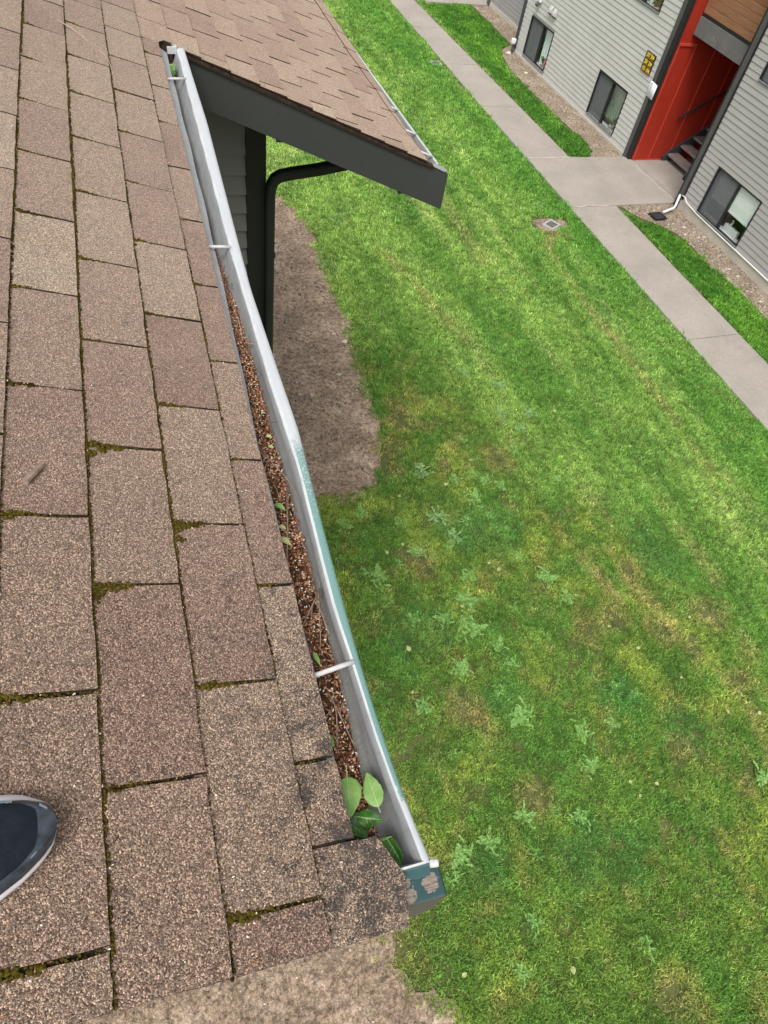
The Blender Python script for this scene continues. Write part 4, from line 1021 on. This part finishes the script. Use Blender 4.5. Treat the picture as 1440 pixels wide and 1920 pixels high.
# end cap with a teal return, bolt, far end stop
m = MB(); cap = [(.158, -.052), (.158, -.130), (.236, -.145), (.246, -.115), (.262, -.080), (.270, -.060), (.258, -.0575)]
m.prism([(a_, H - 1.0 + b_) for a_, b_ in cap], .1495, .1525, W_); m.build('end_cap', M['ferrule'], gt)
m = MB(); m.add([(.205, .148, H - 1.062), (.268, .146, H - 1.062), (.266, .136, H - 1.075), (.214, .134, H - 1.078)], [(0, 1, 2, 3)]); m.add([(.205, .148, H - 1.062), (.268, .146, H - 1.062), (.268, .153, H - 1.0585), (.200, .156, H - 1.0585)], [(0, 1, 2, 3)]); m.m = 0
m.build('cap_flange', M['teal'], gt)
m = MB(); m.tube([(.268, .149, H - 1.066), (.276, .147, H - 1.064), (.280, .146, H - 1.063)], .0062, 12, .0052); m.build('bolt', M['ferrule'], gt, smooth=True)
m = MB(); m.box(.196, .232, 3.060, 3.085, H - 1.075, H - 1.052); m.build('end_stop', M['farlip'], gt)
for v, v2 in ((.455, .472), (1.705, 1.715), (2.755, 2.79)):
    m = MB(); xi = f_in(v2) + .003
    m.tube([(.150, v, H - 1.046), (lerp(.15, xi, .33), lerp(v, v2, .33), H - 1.050), (lerp(.15, xi, .66), lerp(v, v2, .66), H - 1.053), (xi, v2, H - 1.057)], .0043, 10); m.build('ferrule', M['ferrule'], gt, smooth=True)
# drip flashing strip under the lowest course
m = MB(); P = []
for v in np.linspace(.25, 3.05, 50):
    x1 = np.interp(v, [.25, 1.0, 1.4, 2.0, 3.0], [.168, .170, .178, .186, .188]) + .0012 * math.sin(v * 17); P.append([(.140, v, H - 1.035), (.156, v, H - 1.043), (x1 + .004, v, H - 1.068)])
m.grid(P); m.build('drip_flashing', M['flashing'], gt, smooth=True)
g2o = lambda v: np.interp(v, [2.93, 3.9, 5.0, 9], [1.346, 1.303, 1.270, 1.25])
g2 = gutter(g2o, lambda v: g2o(v) - .013, lambda v: g2o(v) - .040, lambda v: g2o(v) - .098, lambda v: np.interp(v, [2.9, 9], [H - 1.432, H - 1.40]), (2.935, 9), 'gutter', M['farlip'], nb, False)
m = MB(); m.add([(1.25, 2.934, H - 1.425), (1.343, 2.934, H - 1.432), (1.32, 2.934, H - 1.50), (1.25, 2.934, H - 1.50)], [(0, 1, 2, 3)]); m.build('end_cap', M['farlip'], g2)
for v in (3.0, 3.22, 3.48, 3.98, 4.52):
    m = MB(); x1 = g2o(v) - .008; m.tube([(x1 - .075, v + .01, H - 1.405), (x1, v, H - 1.428)], .005, 8); m.build('ferrule', M['ferrule'], g2, smooth=True)
# downspout of the wing
ds = MB()
pth = [(1.28, 3.40, 5.08), (1.16, 3.40, 4.985), (1.06, 3.39, 4.955), (.90, 3.385, 4.925), (.76, 3.385, 4.905), (.705, 3.385, 4.893), (.678, 3.385, 4.876), (.662, 3.385, 4.848), (.656, 3.385, 4.81), (.655, 3.385, 4.70), (.655, 3.385, 3.0), (.655, 3.385, .15)]
pp = [Vector(p) for p in pth]; A_ = []
for i, p in enumerate(pp):
    d = (pp[min(i + 1, len(pp) - 1)] - pp[max(0, i - 1)]).normalized(); a_ = Vector((0, 1, 0)); b_ = d.cross(a_).normalized(); hw, hh = .030, .0235
    A_.append([tuple(p + a_ * sa_ * hw + b_ * sb_ * hh) for sa_, sb_ in ((-1, -.6), (-.7, -1), (.7, -1), (1, -.6), (1, .6), (.7, 1), (-.7, 1), (-1, .6), (-1, -.6))])
ds.grid(A_); ds.add(A_[-1][:8], [tuple(range(8))]); dso = ds.build('downspout', M['corner'], nb, smooth=False)
m = MB(); m.box(.6425, .682, 3.352, 3.42, 4.46, 4.485); m.build('strap', M['corner'], dso)

# ------------------------------------------------------------------ moss in the joints
def blobs(m, u, v, r, rr, w=.003):
    c_ = Vector(Rf(u, v, w)); k5 = 5; vs = []; h = r * rr.uniform(.5, .9)
    a0 = rr.uniform(0, 6)
    for lev, (rad, hh) in enumerate(((1, -.2), (.85, .5), (.4, .95))):
        for j in range(k5):
            a_ = a0 + j * 6.283 / k5 + lev * .5; q_ = rad * r * rr.uniform(.8, 1.2)
            vs.append(tuple(c_ + Vector((math.cos(a_) * q_ * .95, math.sin(a_) * q_, -math.cos(a_) * q_ * .316)) + NR * (hh * h)))
    m.add(vs, [(l * k5 + j, l * k5 + (j + 1) % k5, (l + 1) * k5 + (j + 1) % k5, (l + 1) * k5 + j) for l in range(2) for j in range(k5)] + [tuple(range(10, 15))])
mo = MB(); rr = random.Random(77)
def moss_amt(u, v): 
    return float(vnoise(np.array([u * 9 + 3]), np.array([v * 3.3]), 5)[0])
for (u, v0, v1) in lines:
    if u > .45 and v0 < .5: continue
    v = v0
    while v < min(v1, 3.2 if u < .5 else 4.4):
        a_ = moss_amt(u, v)
        amt = {True: 1.0, False: .30}[u < .5] * (1.2 if .0 < u < .2 else 1.0) * (.35 if v < .45 and u > .1 else 1) * (.45 if u > .4 else 1) * float(np.interp(v, [0, 1.6, 2.6, 3.2], [1, 1, .55, .3]))
        if rr.random() < (a_ + .05) * 2.0 * amt:
            r = .0021 + .0040 * max(0, a_ - .12) * rr.random() * 2 * min(1, amt)
            blobs(mo, u + rr.uniform(.0010, .0060), v, r, rr, .0030)
        v += .0021 if u < .5 else .006
heavy = {(.157, .917): 1.0, (.157, .622): .9, (.287, .750): .9, (.287, 1.046): .7, (.157, .316): .8, (.287, .140): 1.0, (.287, .447): .9, (.415, .316): .4, (.032, .750): .8, (.032, .447): 1.0, (.032, .140): 1.0, (.157, 1.492): .7, (.032, 1.046): 1.0, (.157, 1.207): .5, (.287, 1.335): .6}
for (u0, u1, c_) in slots:
    near = u1 < .5 and c_ < 3
    hv = .58 + .4 * rr.random()
    for (hu, hc), s_ in heavy.items():
        if abs(hu - u0) < .01 and abs(hc - c_) < .012: hv = s_
    for (hu, hc), s_ in {(.032, .750): .8, (.032, .447): 1., (.032, .140): 1., (.032, 1.046): 1.}.items():
        if abs(u0 - .032) < .01 and abs(hc - c_) < .012: hv = s_
    if not near: hv *= .35 * (rr.random() < .5)
    lo, hi = u0, u1; u = lo
    if u1 > 1.6 or hv <= 0: continue
    while u < hi - .004:
        t_ = (u - lo) / (hi - lo); dens_ = hv * (1.15 - .55 * t_)
        if rr.random() < dens_ * 1.5:
            r = .0013 + .0028 * dens_ * rr.random() * (1.2 if t_ < .5 else .7); blobs(mo, u, c_ + rr.uniform(-.003, .003) * (1 + hv), r, rr, .003)
        u += .0012 if near else .005
for (u, v, s_) in [(.293, .735, .010), (.300, .715, .008), (.165, .600, .009), (.172, .612, .007), (.170, .895, .008), (.185, .905, .007), (.290, 1.60, .009), (.175, .92, .007), (.21, .91, .007), (.21, .618, .006), (.19, .616, .008), (.05, .745, .005), (.075, 1.045, .006), (.30, .74, .010), (.315, .742, .007), (.335, .745, .007)]:
    for k_ in range(16): blobs(mo, u + rr.gauss(0, s_ * .6), v + rr.gauss(0, s_ * .45), rr.uniform(.0022, .0042), rr, .004)
tag(mo.build('moss', M['moss'], smooth=True), 'olive and dark moss growing in the joints between the shingles', 'moss', kind='stuff')

# ------------------------------------------------------------------ litter in the gutter and on the roof
lt = MB(); rr = random.Random(5)
def seed(m, c_, L_, w, tilt=.5, t=None):
    d = Vector((rr.gauss(0, 1), rr.gauss(0, 1), rr.gauss(0, tilt))).normalized(); up = Vector((rr.gauss(0, .4), rr.gauss(0, .4), 1)).normalized(); s_ = d.cross(up).normalized(); up = s_.cross(d)
    c_ = Vector(c_); vs = [c_ - d * L_ / 2, c_ + s_ * w / 2, c_ + d * L_ / 2, c_ - s_ * w / 2, c_ + up * w * .45]
    m.add(vs, [(0, 1, 4), (1, 2, 4), (2, 3, 4), (3, 0, 4), (3, 2, 1, 0)], rr.random() if t is None else t)
dl = lambda v: np.interp(v, [.19, .36, .5, .68, .88, 1.15, 1.36, 1.72, 2.9], [.166, .166, .166, .166, .168, .174, .178, .181, .185])
dr = lambda v: np.interp(v, [.19, .32, .45, .62, .87, 1.13, 1.33, 1.55, 1.74, 2.1, 2.9], [.214, .217, .221, .222, .221, .217, .219, .214, .203, .192, .187])
mk = MB(); P = []
for v in np.linspace(.20, 3.02, 140):
    a_, b_ = dl(v) - .012, dr(v); P.append([(lerp(a_, b_, t_), v, H - 1.134 + (.030 * max(0, math.sin(math.pi * min(1, t_ + .12))) ** .4 + .006 * rr.random()) * (1 if v < 1.5 else max(.28, (1.95 - v) / .45))) for t_ in np.linspace(0, 1, 8)])
mk.grid(P); 
tag(mk.build('gutter_silt', M['muck'], smooth=False), 'dark wet silt lying in the trough of the near gutter', 'silt', kind='stuff')
def zmuck(v, t_): return H - 1.134 + .033 * max(0, math.sin(math.pi * min(.98, max(0, t_) * .86 + .12))) ** .4 * (1 if v < 1.5 else max(.30, (1.95 - v) / .45))
for i in range(11500):
    v = .20 + (rr.random() ** 1.15) * 1.75 if i < 10000 else rr.uniform(1.7, 2.98)
    t_ = rr.random(); x = lerp(dl(v) - .006, dr(v), t_) + rr.gauss(0, .0022)
    if rr.random() < 1.6 * (float(vnoise(np.array([v * 26.]), np.array([t_ * 2.6 + 9]), 8)[0]) - .48): continue
    z = zmuck(v, t_) + rr.uniform(.0, .008)
    kind = rr.random()
    if kind < .45: seed(lt, (x, v, z), rr.uniform(.0035, .0065), rr.uniform(.002, .004), .4, min(1, max(0, rr.gauss(.66, .26))))
    elif kind < .9: seed(lt, (x, v, z), rr.uniform(.006, .016), rr.uniform(.0007, .0016), .4, min(.7, max(0, rr.gauss(.30, .2))))
    else: seed(lt, (x, v, z + .001), rr.uniform(.006, .011), rr.uniform(.004, .007), .6, rr.uniform(.1, .7))
for i in range(110):
    v = .22 + rr.random() * 1.5; x = lerp(dl(v), dr(v), rr.random()); z = zmuck(v, .5) + .008; a_ = rr.gauss(1.57, .7); L_ = rr.uniform(.015, .05)
    lt.tube([(x, v, z), (x + math.cos(a_) * L_ * .3 + rr.gauss(0, .002), v + math.sin(a_) * L_ * .5, z + .004), (min(dr(v) + .004, x + math.cos(a_) * L_ * .5), v + math.sin(a_) * L_, z + .001)], rr.uniform(.0004, .0009), 4, .0003, rr.choice([.1, .2, .35, .7]))
tag(lt.build('seed_litter', M['litter'], tint=True), 'rusty seeds, needles and flakes heaped in the near gutter', 'litter', kind='stuff')
rl = MB()
for i in range(520):
    u, v = rr.uniform(-.12, .47), .09 + 2.6 * rr.random() ** 1.6; seed(rl, Rf(u, v, .0062), rr.uniform(.002, .0055), rr.uniform(.0010, .0026), .1, rr.choice([.35, .5, .55, .9, .97, 1.0]))
for i in range(420):
    (u0, u1, c_) = rr.choice([s_ for s_ in slots if s_[1] < .5]); u = rr.uniform(u0, u1); seed(rl, Rf(u, c_ + rr.gauss(0, .006), .0075), rr.uniform(.002, .005), rr.uniform(.0012, .0028), .2, rr.choice([.3, .5, .6, .95, 1]))
for i in range(260):
    (u_, v0, v1) = rr.choice([l_ for l_ in lines if l_[0] < .45]); v = rr.uniform(.1, 2.4); seed(rl, Rf(u_ + rr.uniform(0, .008), v, .004), rr.uniform(.002, .005), rr.uniform(.0012, .0028), .2, rr.choice([.3, .5, .6, .95, 1]))
tag(rl.build('roof_litter', M['litter'], tint=True), 'scattered tiny seeds and bark flakes on the brown shingles', 'litter', kind='stuff')

def twig(pts, r, label, mat='twig', group=None, fork=None, cat='twig', name='twig'):
    m = MB(); r *= 1.35; m.tube(pts, r, 6, r * .45)
    if fork: 
        for f_ in fork: m.tube(f_, r * .6, 5, r * .3)
    return tag(m.build(name, M[mat], smooth=True), label, cat, group)
zt = H - 1.094
twig([(.172, 1.029, zt), (.196, .96, zt + .006), (.219, .907, zt + .008), (.233, .84, zt + .010)], .0013, 'long thin twig lying across the gutter litter beyond the small green leaf')
twig([(.212, .885, zt), (.192, .78, zt + .008), (.178, .719, zt + .006), (.172, .672, zt)], .0014, 'straight twig beside the small green leaf in the gutter')
twig([(.172, .665, zt), (.175, .613, zt + .004), (.176, .57, zt)], .0013, 'short twig along the shingle edge above the forked twigs')
twig([(.225, .643, zt + .004), (.200, .605, zt + .009), (.170, .565, zt + .002)], .0013, 'twig slanting across the gutter litter before the white ferrule', fork=[[(.2, .605, zt + .009), (.19, .56, zt + .004)]])
twig([(.224, .638, zt + .004), (.209, .584, zt + .010), (.199, .527, zt + .004)], .0012, 'twig pointing lengthwise just beyond the nearest white ferrule')
twig([(.219, .549, zt + .002), (.213, .60, zt + .008), (.213, .66, zt)], .0011, 'thin dark twig near the gutter wall beyond the nearest ferrule', fork=[[(.213, .6, zt + .008), (.2, .64, zt)]])
twig([(.190, .455, zt), (.200, .40, zt + .007), (.212, .345, zt)], .0011, 'thin twig between the nearest ferrule and the big pale leaves', fork=[[(.2, .4, zt + .007), (.215, .43, zt)]])
twig([(.185, .352, zt), (.195, .400, zt + .007), (.198, .44, zt + .003)], .0011, 'dark curved twig just above the big pale leaves')
twig([(.206, 1.357, zt), (.220, 1.345, zt + .008), (.236, 1.332, zt + .004)], .0016, 'dark stub of twig on the clump by the far part of the gutter')
twig([(.196, 1.56, zt - .01), (.205, 1.45, zt), (.202, 1.368, zt)], .0011, 'pale forked stem in the gutter beyond the second white ferrule', 'paletwig', fork=[[(.205, 1.45, zt), (.19, 1.40, zt + .004)]])
# pale rootlet on the shingles
rp_ = [(.139, 2.859), (.173, 2.826), (.202, 2.816), (.240, 2.770), (.274, 2.715), (.289, 2.666), (.300, 2.563)]
twig([Rf(a_, b_, .008 + .004 * math.sin(i * 1.7)) for i, (a_, b_) in enumerate(rp_)], .0014, 'pale forked dry stem lying on the shingles left of the gutter end', 'paletwig',
     fork=[[Rf(.24, 2.77, .009), Rf(.251, 2.70, .009), Rf(.264, 2.579, .008)], [Rf(.245, 2.73, .009), Rf(.249, 2.62, .009), Rf(.236, 2.537, .008)]], cat='dry stem', name='dry_stem')
m = MB(); c0, c1 = Vector(Rf(.068, .812, .010)), Vector(Rf(.092, .852, .010))
m.tube([c0, c0.lerp(c1, .25), c0.lerp(c1, .6), c1], .0062, 8, .0045)
tag(m.build('bark_stub', M['twig']), 'short brown stick lying on the shingle near the left edge', 'stick')

# leaves
def leaf(base, tip, w, nrm, mat, label, name='leaf', curl=.15, cat='leaf', stem=0.0, fold=.12, group=None, wave=.04):
    B = Vector(base); T = Vector(tip); d = T - B; Ln = d.length; d.normalize(); nrm = Vector(nrm); s_ = d.cross(nrm).normalized(); n_ = s_.cross(d).normalized()
    m = MB(); P = []
    for i in range(15):
        t_ = i / 14; hw = w / 2 * (math.sin(math.pi * min(1, t_ ** .72)) ** .85) if 0 < t_ < 1 else .0004
        row_ = []
        for j in range(-4, 5):
            q_ = j / 4; x_ = hw * q_ * (1 + .05 * math.sin(i * 2.4 + j))
            row_.append(tuple(B + d * (Ln * t_) + s_ * x_ + n_ * (-curl * Ln * (t_ - .5) ** 2 + fold * abs(x_) + wave * hw * math.sin(t_ * 9 + q_ * 2) * abs(q_))))
        P.append(row_)
    m.grid(P); o = m.build(name, M[mat], smooth=True); sm = o.modifiers.new('t', 'SOLIDIFY'); sm.thickness = .0004
    v_ = MB(); v_.tube([tuple(B - d * stem + n_ * (-curl * Ln * .25))] + [tuple(Vector(P[i][4]) + n_ * .0003) for i in (0, 4, 8, 11, 14)], .0007 if w > .02 else .0004, 5, .0002)
    if w > .02:
        for i in (3, 5, 7, 9):
            for sd in (0, 8): v_.tube([tuple(Vector(P[i][4]) + n_ * .0002), tuple(Vector(P[min(14, i + 2)][4 + (1 if sd else -1) * 3]) + n_ * .0002)], .0003, 4, .0001)
    v_.build('vein', M['vein'], o)
    return tag(o, label, cat, group)
zl = H - 1.080
leaf((.186, .300, zl), (.176, .240, zl + .002), .040, (-.1, 0, 1), 'lightleaf', 'larger broad pale green leaf lying in the near end of the gutter', stem=.018)
leaf((.219, .243, zl + .006), (.216, .298, zl + .003), .030, (-.35, .1, 1), 'lightleaf', 'pale green leaf leaning on the gutter wall beside the larger one', stem=.008, wave=.12)
leaf((.165, .247, zl - .010), (.196, .209, zl - .012), .034, (.1, .1, 1), 'darkleaf', 'deep green folded leaf below the two pale ones', fold=.4, wave=.25)
leaf((.186, .240, zl - .004), (.221, .225, zl), .026, (-.2, -.3, 1), 'darkleaf', 'smaller curled green leaf against the gutter wall', fold=.5, wave=.3)
leaf((.160, .201, zl + .004), (.228, .196, zl + .008), .010, (0, -.8, .6), 'lightleaf', 'narrow pale leaf edge along the end of the corner shingle', fold=.2, curl=.25)
leaf((.222, .203, zl - .005), (.236, .160, zl - .012), .026, (-.6, 0, 1), 'darkleaf', 'rolled green leaf tucked by the gutter end cap', fold=.9, curl=-.4, wave=.3)
leaf((.180, .850, zl - .006), (.198, .828, zl - .004), .012, (0, 0, 1), 'lightleaf', 'small bright green leaf standing in the gutter litter', fold=.5)
leaf((.170, .372, zl), (.177, .348, zl), .012, (0, 0, 1), 'lightleaf', 'small green leaf sticking out at the shingle edge above the big leaves', fold=.3)
leaf((.182, .515, zl), (.188, .488, zl), .008, (0, 0, 1), 'lightleaf', 'thin green leaf just beyond the nearest ferrule', fold=.4)
leaf((.200, 1.045, zl - .012), (.210, 1.035, zl - .012), .010, (0, 0, 1), 'dryleaf', 'tiny yellow leaf in the litter, farther of two', fold=.2)
leaf((.198, 1.014, zl - .012), (.208, 1.005, zl - .012), .009, (0, 0, 1), 'dryleaf', 'tiny yellow leaf in the litter, nearer of two', fold=.2)
leaf((.178, .795, zl - .006), (.190, .785, zl - .006), .010, (0, 0, 1), 'dryleaf', 'cream dry leaf flake below the small bright green leaf', fold=.2)
leaf((.175, .768, zl - .006), (.192, .745, zl - .006), .013, (0, 0, 1), 'dryleaf', 'tan dry leaf flake at the shingle edge', fold=.2)
leaf((.170, 2.90, zl + .0), (.205, 2.96, zl + .010), .05, (-.2, -.3, 1), 'lightleaf', 'wilted pale leaf in the far end of the near gutter', wave=.4)
leaf((.200, 2.89, zl - .004), (.190, 2.94, zl + .012), .035, (.3, -.4, 1), 'darkleaf', 'crumpled green leaf in the far end of the near gutter', wave=.4, fold=.4)
leaf((.173, 2.87, zl - .006), (.215, 2.875, zl - .006), .014, (0, 0, 1), 'dryleaf', 'yellow leaf scrap beside the farthest ferrule', fold=.2)
m = MB(); rr = random.Random(12)

# fallen leaves on the lawn
LV = [(3.8, 5.41), (3.27, 5.07), (3.12, 5.43), (2.24, 4.22), (2.45, 4.25), (3.51, 3.72), (3.38, 3.8), (2.88, 3.31), (2.11, 2.92), (2.62, 5.0), (4.65, 2.39), (5.0, 1.97), (5.51, 2.6), (3.81, 1.09), (4.11, 1.0), (3.88, .96), (5.62, 1.38), (5.29, 1.46), (2.57, -.13), (1.64, .06), (5.23, .76), (4.49, 2.73), (2.01, 2.48), (5.24, 4.02), (6.19, 5.28), (5.37, 6.13), (4.3, 8.02)]
rr = random.Random(9)
for i, (x, y) in enumerate(LV):
    a_ = rr.uniform(0, 6.28); L_ = rr.uniform(.04, .062) * (1.2 if i in (0, 3, 5, 8, 13) else 1)
    leaf((x, y, .034), (x + math.cos(a_) * L_, y + math.sin(a_) * L_, .04), L_ * .75, (rr.uniform(-.3, .3), rr.uniform(-.3, .3), 1), 'dryleaf', 'pale yellow-green fallen leaf lying on the lawn', 'fallen_leaf', group='fallen leaves on the lawn', fold=.2)
# broadleaf weeds
WD = [(2.09, 4.81), (1.85, 4.69), (1.69, 4.21), (2.05, 3.91), (3.01, 4.59), (3.12, 4.26), (3.35, 4.48), (3.71, 3.89), (4.03, 3.49), (2.95, 3.39), (3.05, 5.35), (3.8, 5.82), (4.56, 6.22), (5.0, 6.16), (4.46, 5.54), (3.83, 5.06), (3.6, 4.81), (4.73, 5.88), (2.59, 2.63), (2.32, 4.01), (3.67, 4.49), (3.1, 3.71), (3.79, 4.28), (2.6, 3.23), (2.9, 3.01), (2.53, 4.63), (4.15, 3.19), (2.82, 3.13), (2.6, 2.59), (2.89, 2.28), (3.0, 1.98), (3.66, 1.52), (3.58, 1.67), (3.52, 1.34), (4.18, 2.05), (2.22, 1.76), (2.66, 1.07), (2.24, .95), (2.65, .75), (3.19, .93), (4.46, .56), (1.94, .91), (2.39, .26), (2.13, -.05), (3.27, -.2), (1.79, .75), (5.27, .78), (7.74, 11.84), (4.33, 7.17), (4.75, 6.8), (3.38, 11.54), (4.33, 7.09), (2.06, 2.31), (4.37, 1.92)]
def weed_mesh(i, mat, R, nl):
    r = random.Random(300 + i); m = MB()
    for l_ in range(nl):
        a_ = l_ * 2.4 + r.uniform(-.6, .6); ln = R * r.uniform(.35, .9); w = ln * r.uniform(.24, .42); dx, dy = math.cos(a_), math.sin(a_); lift = r.uniform(.25, 1.1)
        bx, by = r.gauss(0, R * .28), r.gauss(0, R * .28); bend = r.uniform(-.5, .5); P = []
        for t_ in np.linspace(0, 1, 9):
            hw = w * (.12 + .88 * t_ ** .8 * (1 - t_) ** .4 * 1.7) * (1 + .45 * math.sin(t_ * 30 + l_)) * .5
            z_ = .014 + ln * lift * (t_ - .66 * t_ * t_)
            cx_, cy_ = bx + dx * ln * t_ - dy * bend * ln * t_ * t_ * .5, by + dy * ln * t_ + dx * bend * ln * t_ * t_ * .5
            P.append([(cx_ - dy * hw * k_, cy_ + dx * hw * k_, z_ + abs(k_) * hw * .35) for k_ in (-1, 0, 1)])
        m.grid(P, r.random())
    me_ = bpy.data.meshes.new('leafy_weed'); me_.from_pydata(m.v, [], m.f); me_.materials.append(M[mat]); return me_
wm = [weed_mesh(0, 'weed', .11, 34), weed_mesh(1, 'weed', .10, 26), weed_mesh(2, 'weed', .13, 40), weed_mesh(3, 'weed2', .12, 34), weed_mesh(4, 'weed', .09, 22), weed_mesh(5, 'weed', .14, 30), weed_mesh(6, 'weed2', .11, 28)]
_w = random.Random(55)
WD += [(round(_w.gauss(3.3, .75), 2), round(_w.gauss(3.6, 1.0), 2)) for _ in range(34)]
blu = {10, 12, 13, 17, 47, 48, 49, 51, 4, 5}
rr = random.Random(21)
for i, (x, y) in enumerate(WD):
    me_ = wm[rr.choice([3, 6])] if i in blu else wm[rr.choice([0, 1, 2, 4, 5])]
    o = bpy.data.objects.new('leafy_weed', me_); COL.objects.link(o); o.location = (x, y, -.008); o.rotation_euler = (0, 0, rr.uniform(0, 6.28)); s_ = rr.uniform(.72, 1.12) * (1 if i < 54 else .72) * (1.25 if i in (12, 0, 4) else 1); o.scale = (s_, s_, s_)
    zone = ['small', 'medium', 'large'][0 if s_ < .80 else 1 if s_ < 1.0 else 2]
    if y < 1.3: lab = 'light green leafy weed rosette in the lawn nearest the peeled board end'
    elif i in blu: lab = 'bluish pale green leafy weed rosette standing out in the lawn'
    elif x < 2.4: lab = 'leafy weed rosette in the lawn close beside the long gutter'
    elif y > 3.2: lab = 'light green weed rosette in the lawn below the end of the bare earth bed'
    else: lab = 'light green weed rosette in the mottled lower lawn'
    tag(o, zone + ' ' + lab, 'weed', 'leafy weeds in the lawn')

# ------------------------------------------------------------------ shoe on the roof (toe in view)
shoe = thing('shoe', Rf(-.06, .262, .0), 'dark navy sneaker with white sole edge standing on the shingles', 'shoe')
Lh = .285; TIPU = .104; CV = .262
def outline(t_):
    """half widths (far side, near side) along the shoe from toe t=0 to heel t=1, and centre offset"""
    w = np.interp(t_, [0, .006, .018, .04, .07, .12, .2, .3, .45, .6, .75, .9, .97, 1], [.004, .0125, .0195, .0265, .0325, .0405, .0485, .052, .048, .041, .038, .037, .028, .004])
    off = np.interp(t_, [0, .03, .07, .12, .2, .35, .5, .7, 1], [.012, .0115, .008, .004, -.002, -.006, -.006, -.003, 0])
    return w, off
def ring(t_, grow, w_, nseg=None):
    w, off = outline(t_); return w + grow, off
def shell(m, levels, ts, fx=0.0):
    """levels: list of (grow, height function)"""
    rows_ = []
    for t_ in ts:
        w, off = outline(t_); u = TIPU - t_ * Lh; r_ = []
        for (gr, hf) in levels: r_.append(((w + gr) if w + gr > .001 else .001, hf(t_)))
        rows_.append((u, off, r_))
    far_ = [[Rf(u, CV + off + ww + fx * min(1, max(0, (TIPU - u - .012) / .03)), h) for (ww, h) in r_] for (u, off, r_) in rows_]; near_ = [[Rf(u, CV + off - ww, h) for (ww, h) in r_] for (u, off, r_) in rows_]
    m.grid(far_); m.grid([r_[::-1] for r_ in near_]); m.grid([[a_[-1], b_[-1]] for a_, b_ in zip(far_, near_)])
    m.add([*far_[0], *near_[0][::-1]], [tuple(range(2 * len(levels)))]); m.add([*far_[-1], *near_[-1][::-1]], [tuple(range(2 * len(levels)))[::-1]])
ts = [0, .003, .007, .012, .018, .027, .04, .06, .09, .12, .16, .2, .25, .3, .38, .46, .55, .65, .75, .85, .92, .97, 1]
tr0 = lambda t_: .006 * math.exp(-t_ * 12)
m = MB(); shell(m, [(.002, lambda t_: .008 + tr0(t_)), (.0045, lambda t_: .012 + tr0(t_)), (.0045, lambda t_: .022 + tr0(t_)), (-.002, lambda t_: .026 + tr0(t_))], ts, .006); m.build('sole', M['shoesole'], shoe, smooth=True)
m = MB(); shell(m, [(-.002, lambda t_: .0065), (.001, lambda t_: .0085 + tr0(t_))], ts); m.build('outsole', M['shoedark'], shoe)
m = MB(); shell(m, [(.0, lambda t_: .023 + tr0(t_)), (.0015, lambda t_: .028 + tr0(t_)), (-.001, lambda t_: .035 + .002 * tr0(t_)), (-.0045, lambda t_: .041), (-.0075, lambda t_: .0435)], ts); m.build('toe_rand', M['shoerand'], shoe, smooth=True)
hup = lambda t_: np.interp(t_, [0, .05, .12, .25, .35, .5, .7, .9, 1], [.034, .044, .050, .056, .066, .080, .085, .092, .090])
m = MB(); rows_ = []
for t_ in ts:
    w, off = outline(t_); w = max(.001, w - .006 if w > .014 else w * .5); u = TIPU - .0065 - t_ * (Lh - .012); h1 = hup(t_)
    rows_.append([Rf(u, CV + off + w * math.cos(a_), .041 + (h1 - .041) * math.sin(a_) ** .8 if math.sin(a_) > 0 else .041) for a_ in np.linspace(0, math.pi, 15)])
m.grid(rows_); m.build('upper', M['shoeupper'], shoe, smooth=True)
m = MB(); rs_ = random.Random(6)
for sd in (1, -1):
    for a0, a1 in (((.02, .05), (.15, .20)) if sd > 0 else ((.06, .08),)):
        pts = []
        for t_ in np.linspace(a0, a1, 7):
            w, off = outline(t_); pts.append(Rf(TIPU - .005 - t_ * (Lh - .008), CV + off + sd * (w - .0045 + rs_.uniform(-.0006, .0006)), .0432))
        m.tube(pts, rs_.uniform(.0009, .0016), 6)
m.build('scuff', paint('pale_scuff', (.13, .155, .18, 1), .6, .3, 90), shoe)
m = MB()
for k_ in range(3):
    t0 = .30 + k_ * .05; m.tube([Rf(TIPU - t0 * Lh - .004 * abs(q_) * 3, CV - .004 + q_ * .040, float(hup(t0)) - .014 * q_ * q_ + .0005) for q_ in np.linspace(-1, 1, 9)], .0008, 5)
m.build('seam', M['shoerand'], shoe)
m = MB()
arc = [Rf(TIPU - .105 - .020 * (1 - math.cos(a_)) * 0 - .018 * abs(math.sin(a_)) ** 0 + .016 * math.cos(a_), CV - .004 + .036 * math.sin(a_), .061 - .006 * abs(math.sin(a_)) ** 2) for a_ in np.linspace(-1.5, 1.5, 13)]
m.tube(arc, .0035, 8); m.build('eyestay', M['shoerand'], shoe, smooth=True)
m = MB()
for k_ in range(4):
    u = TIPU - .125 - k_ * .022; h = hup((TIPU - u) / Lh) + .003; m.tube([Rf(u, CV - .028, h - .006), Rf(u, CV, h), Rf(u, CV + .022, h - .006)], .003, 6)
m.build('lace', M['shoedark'], shoe, smooth=True)
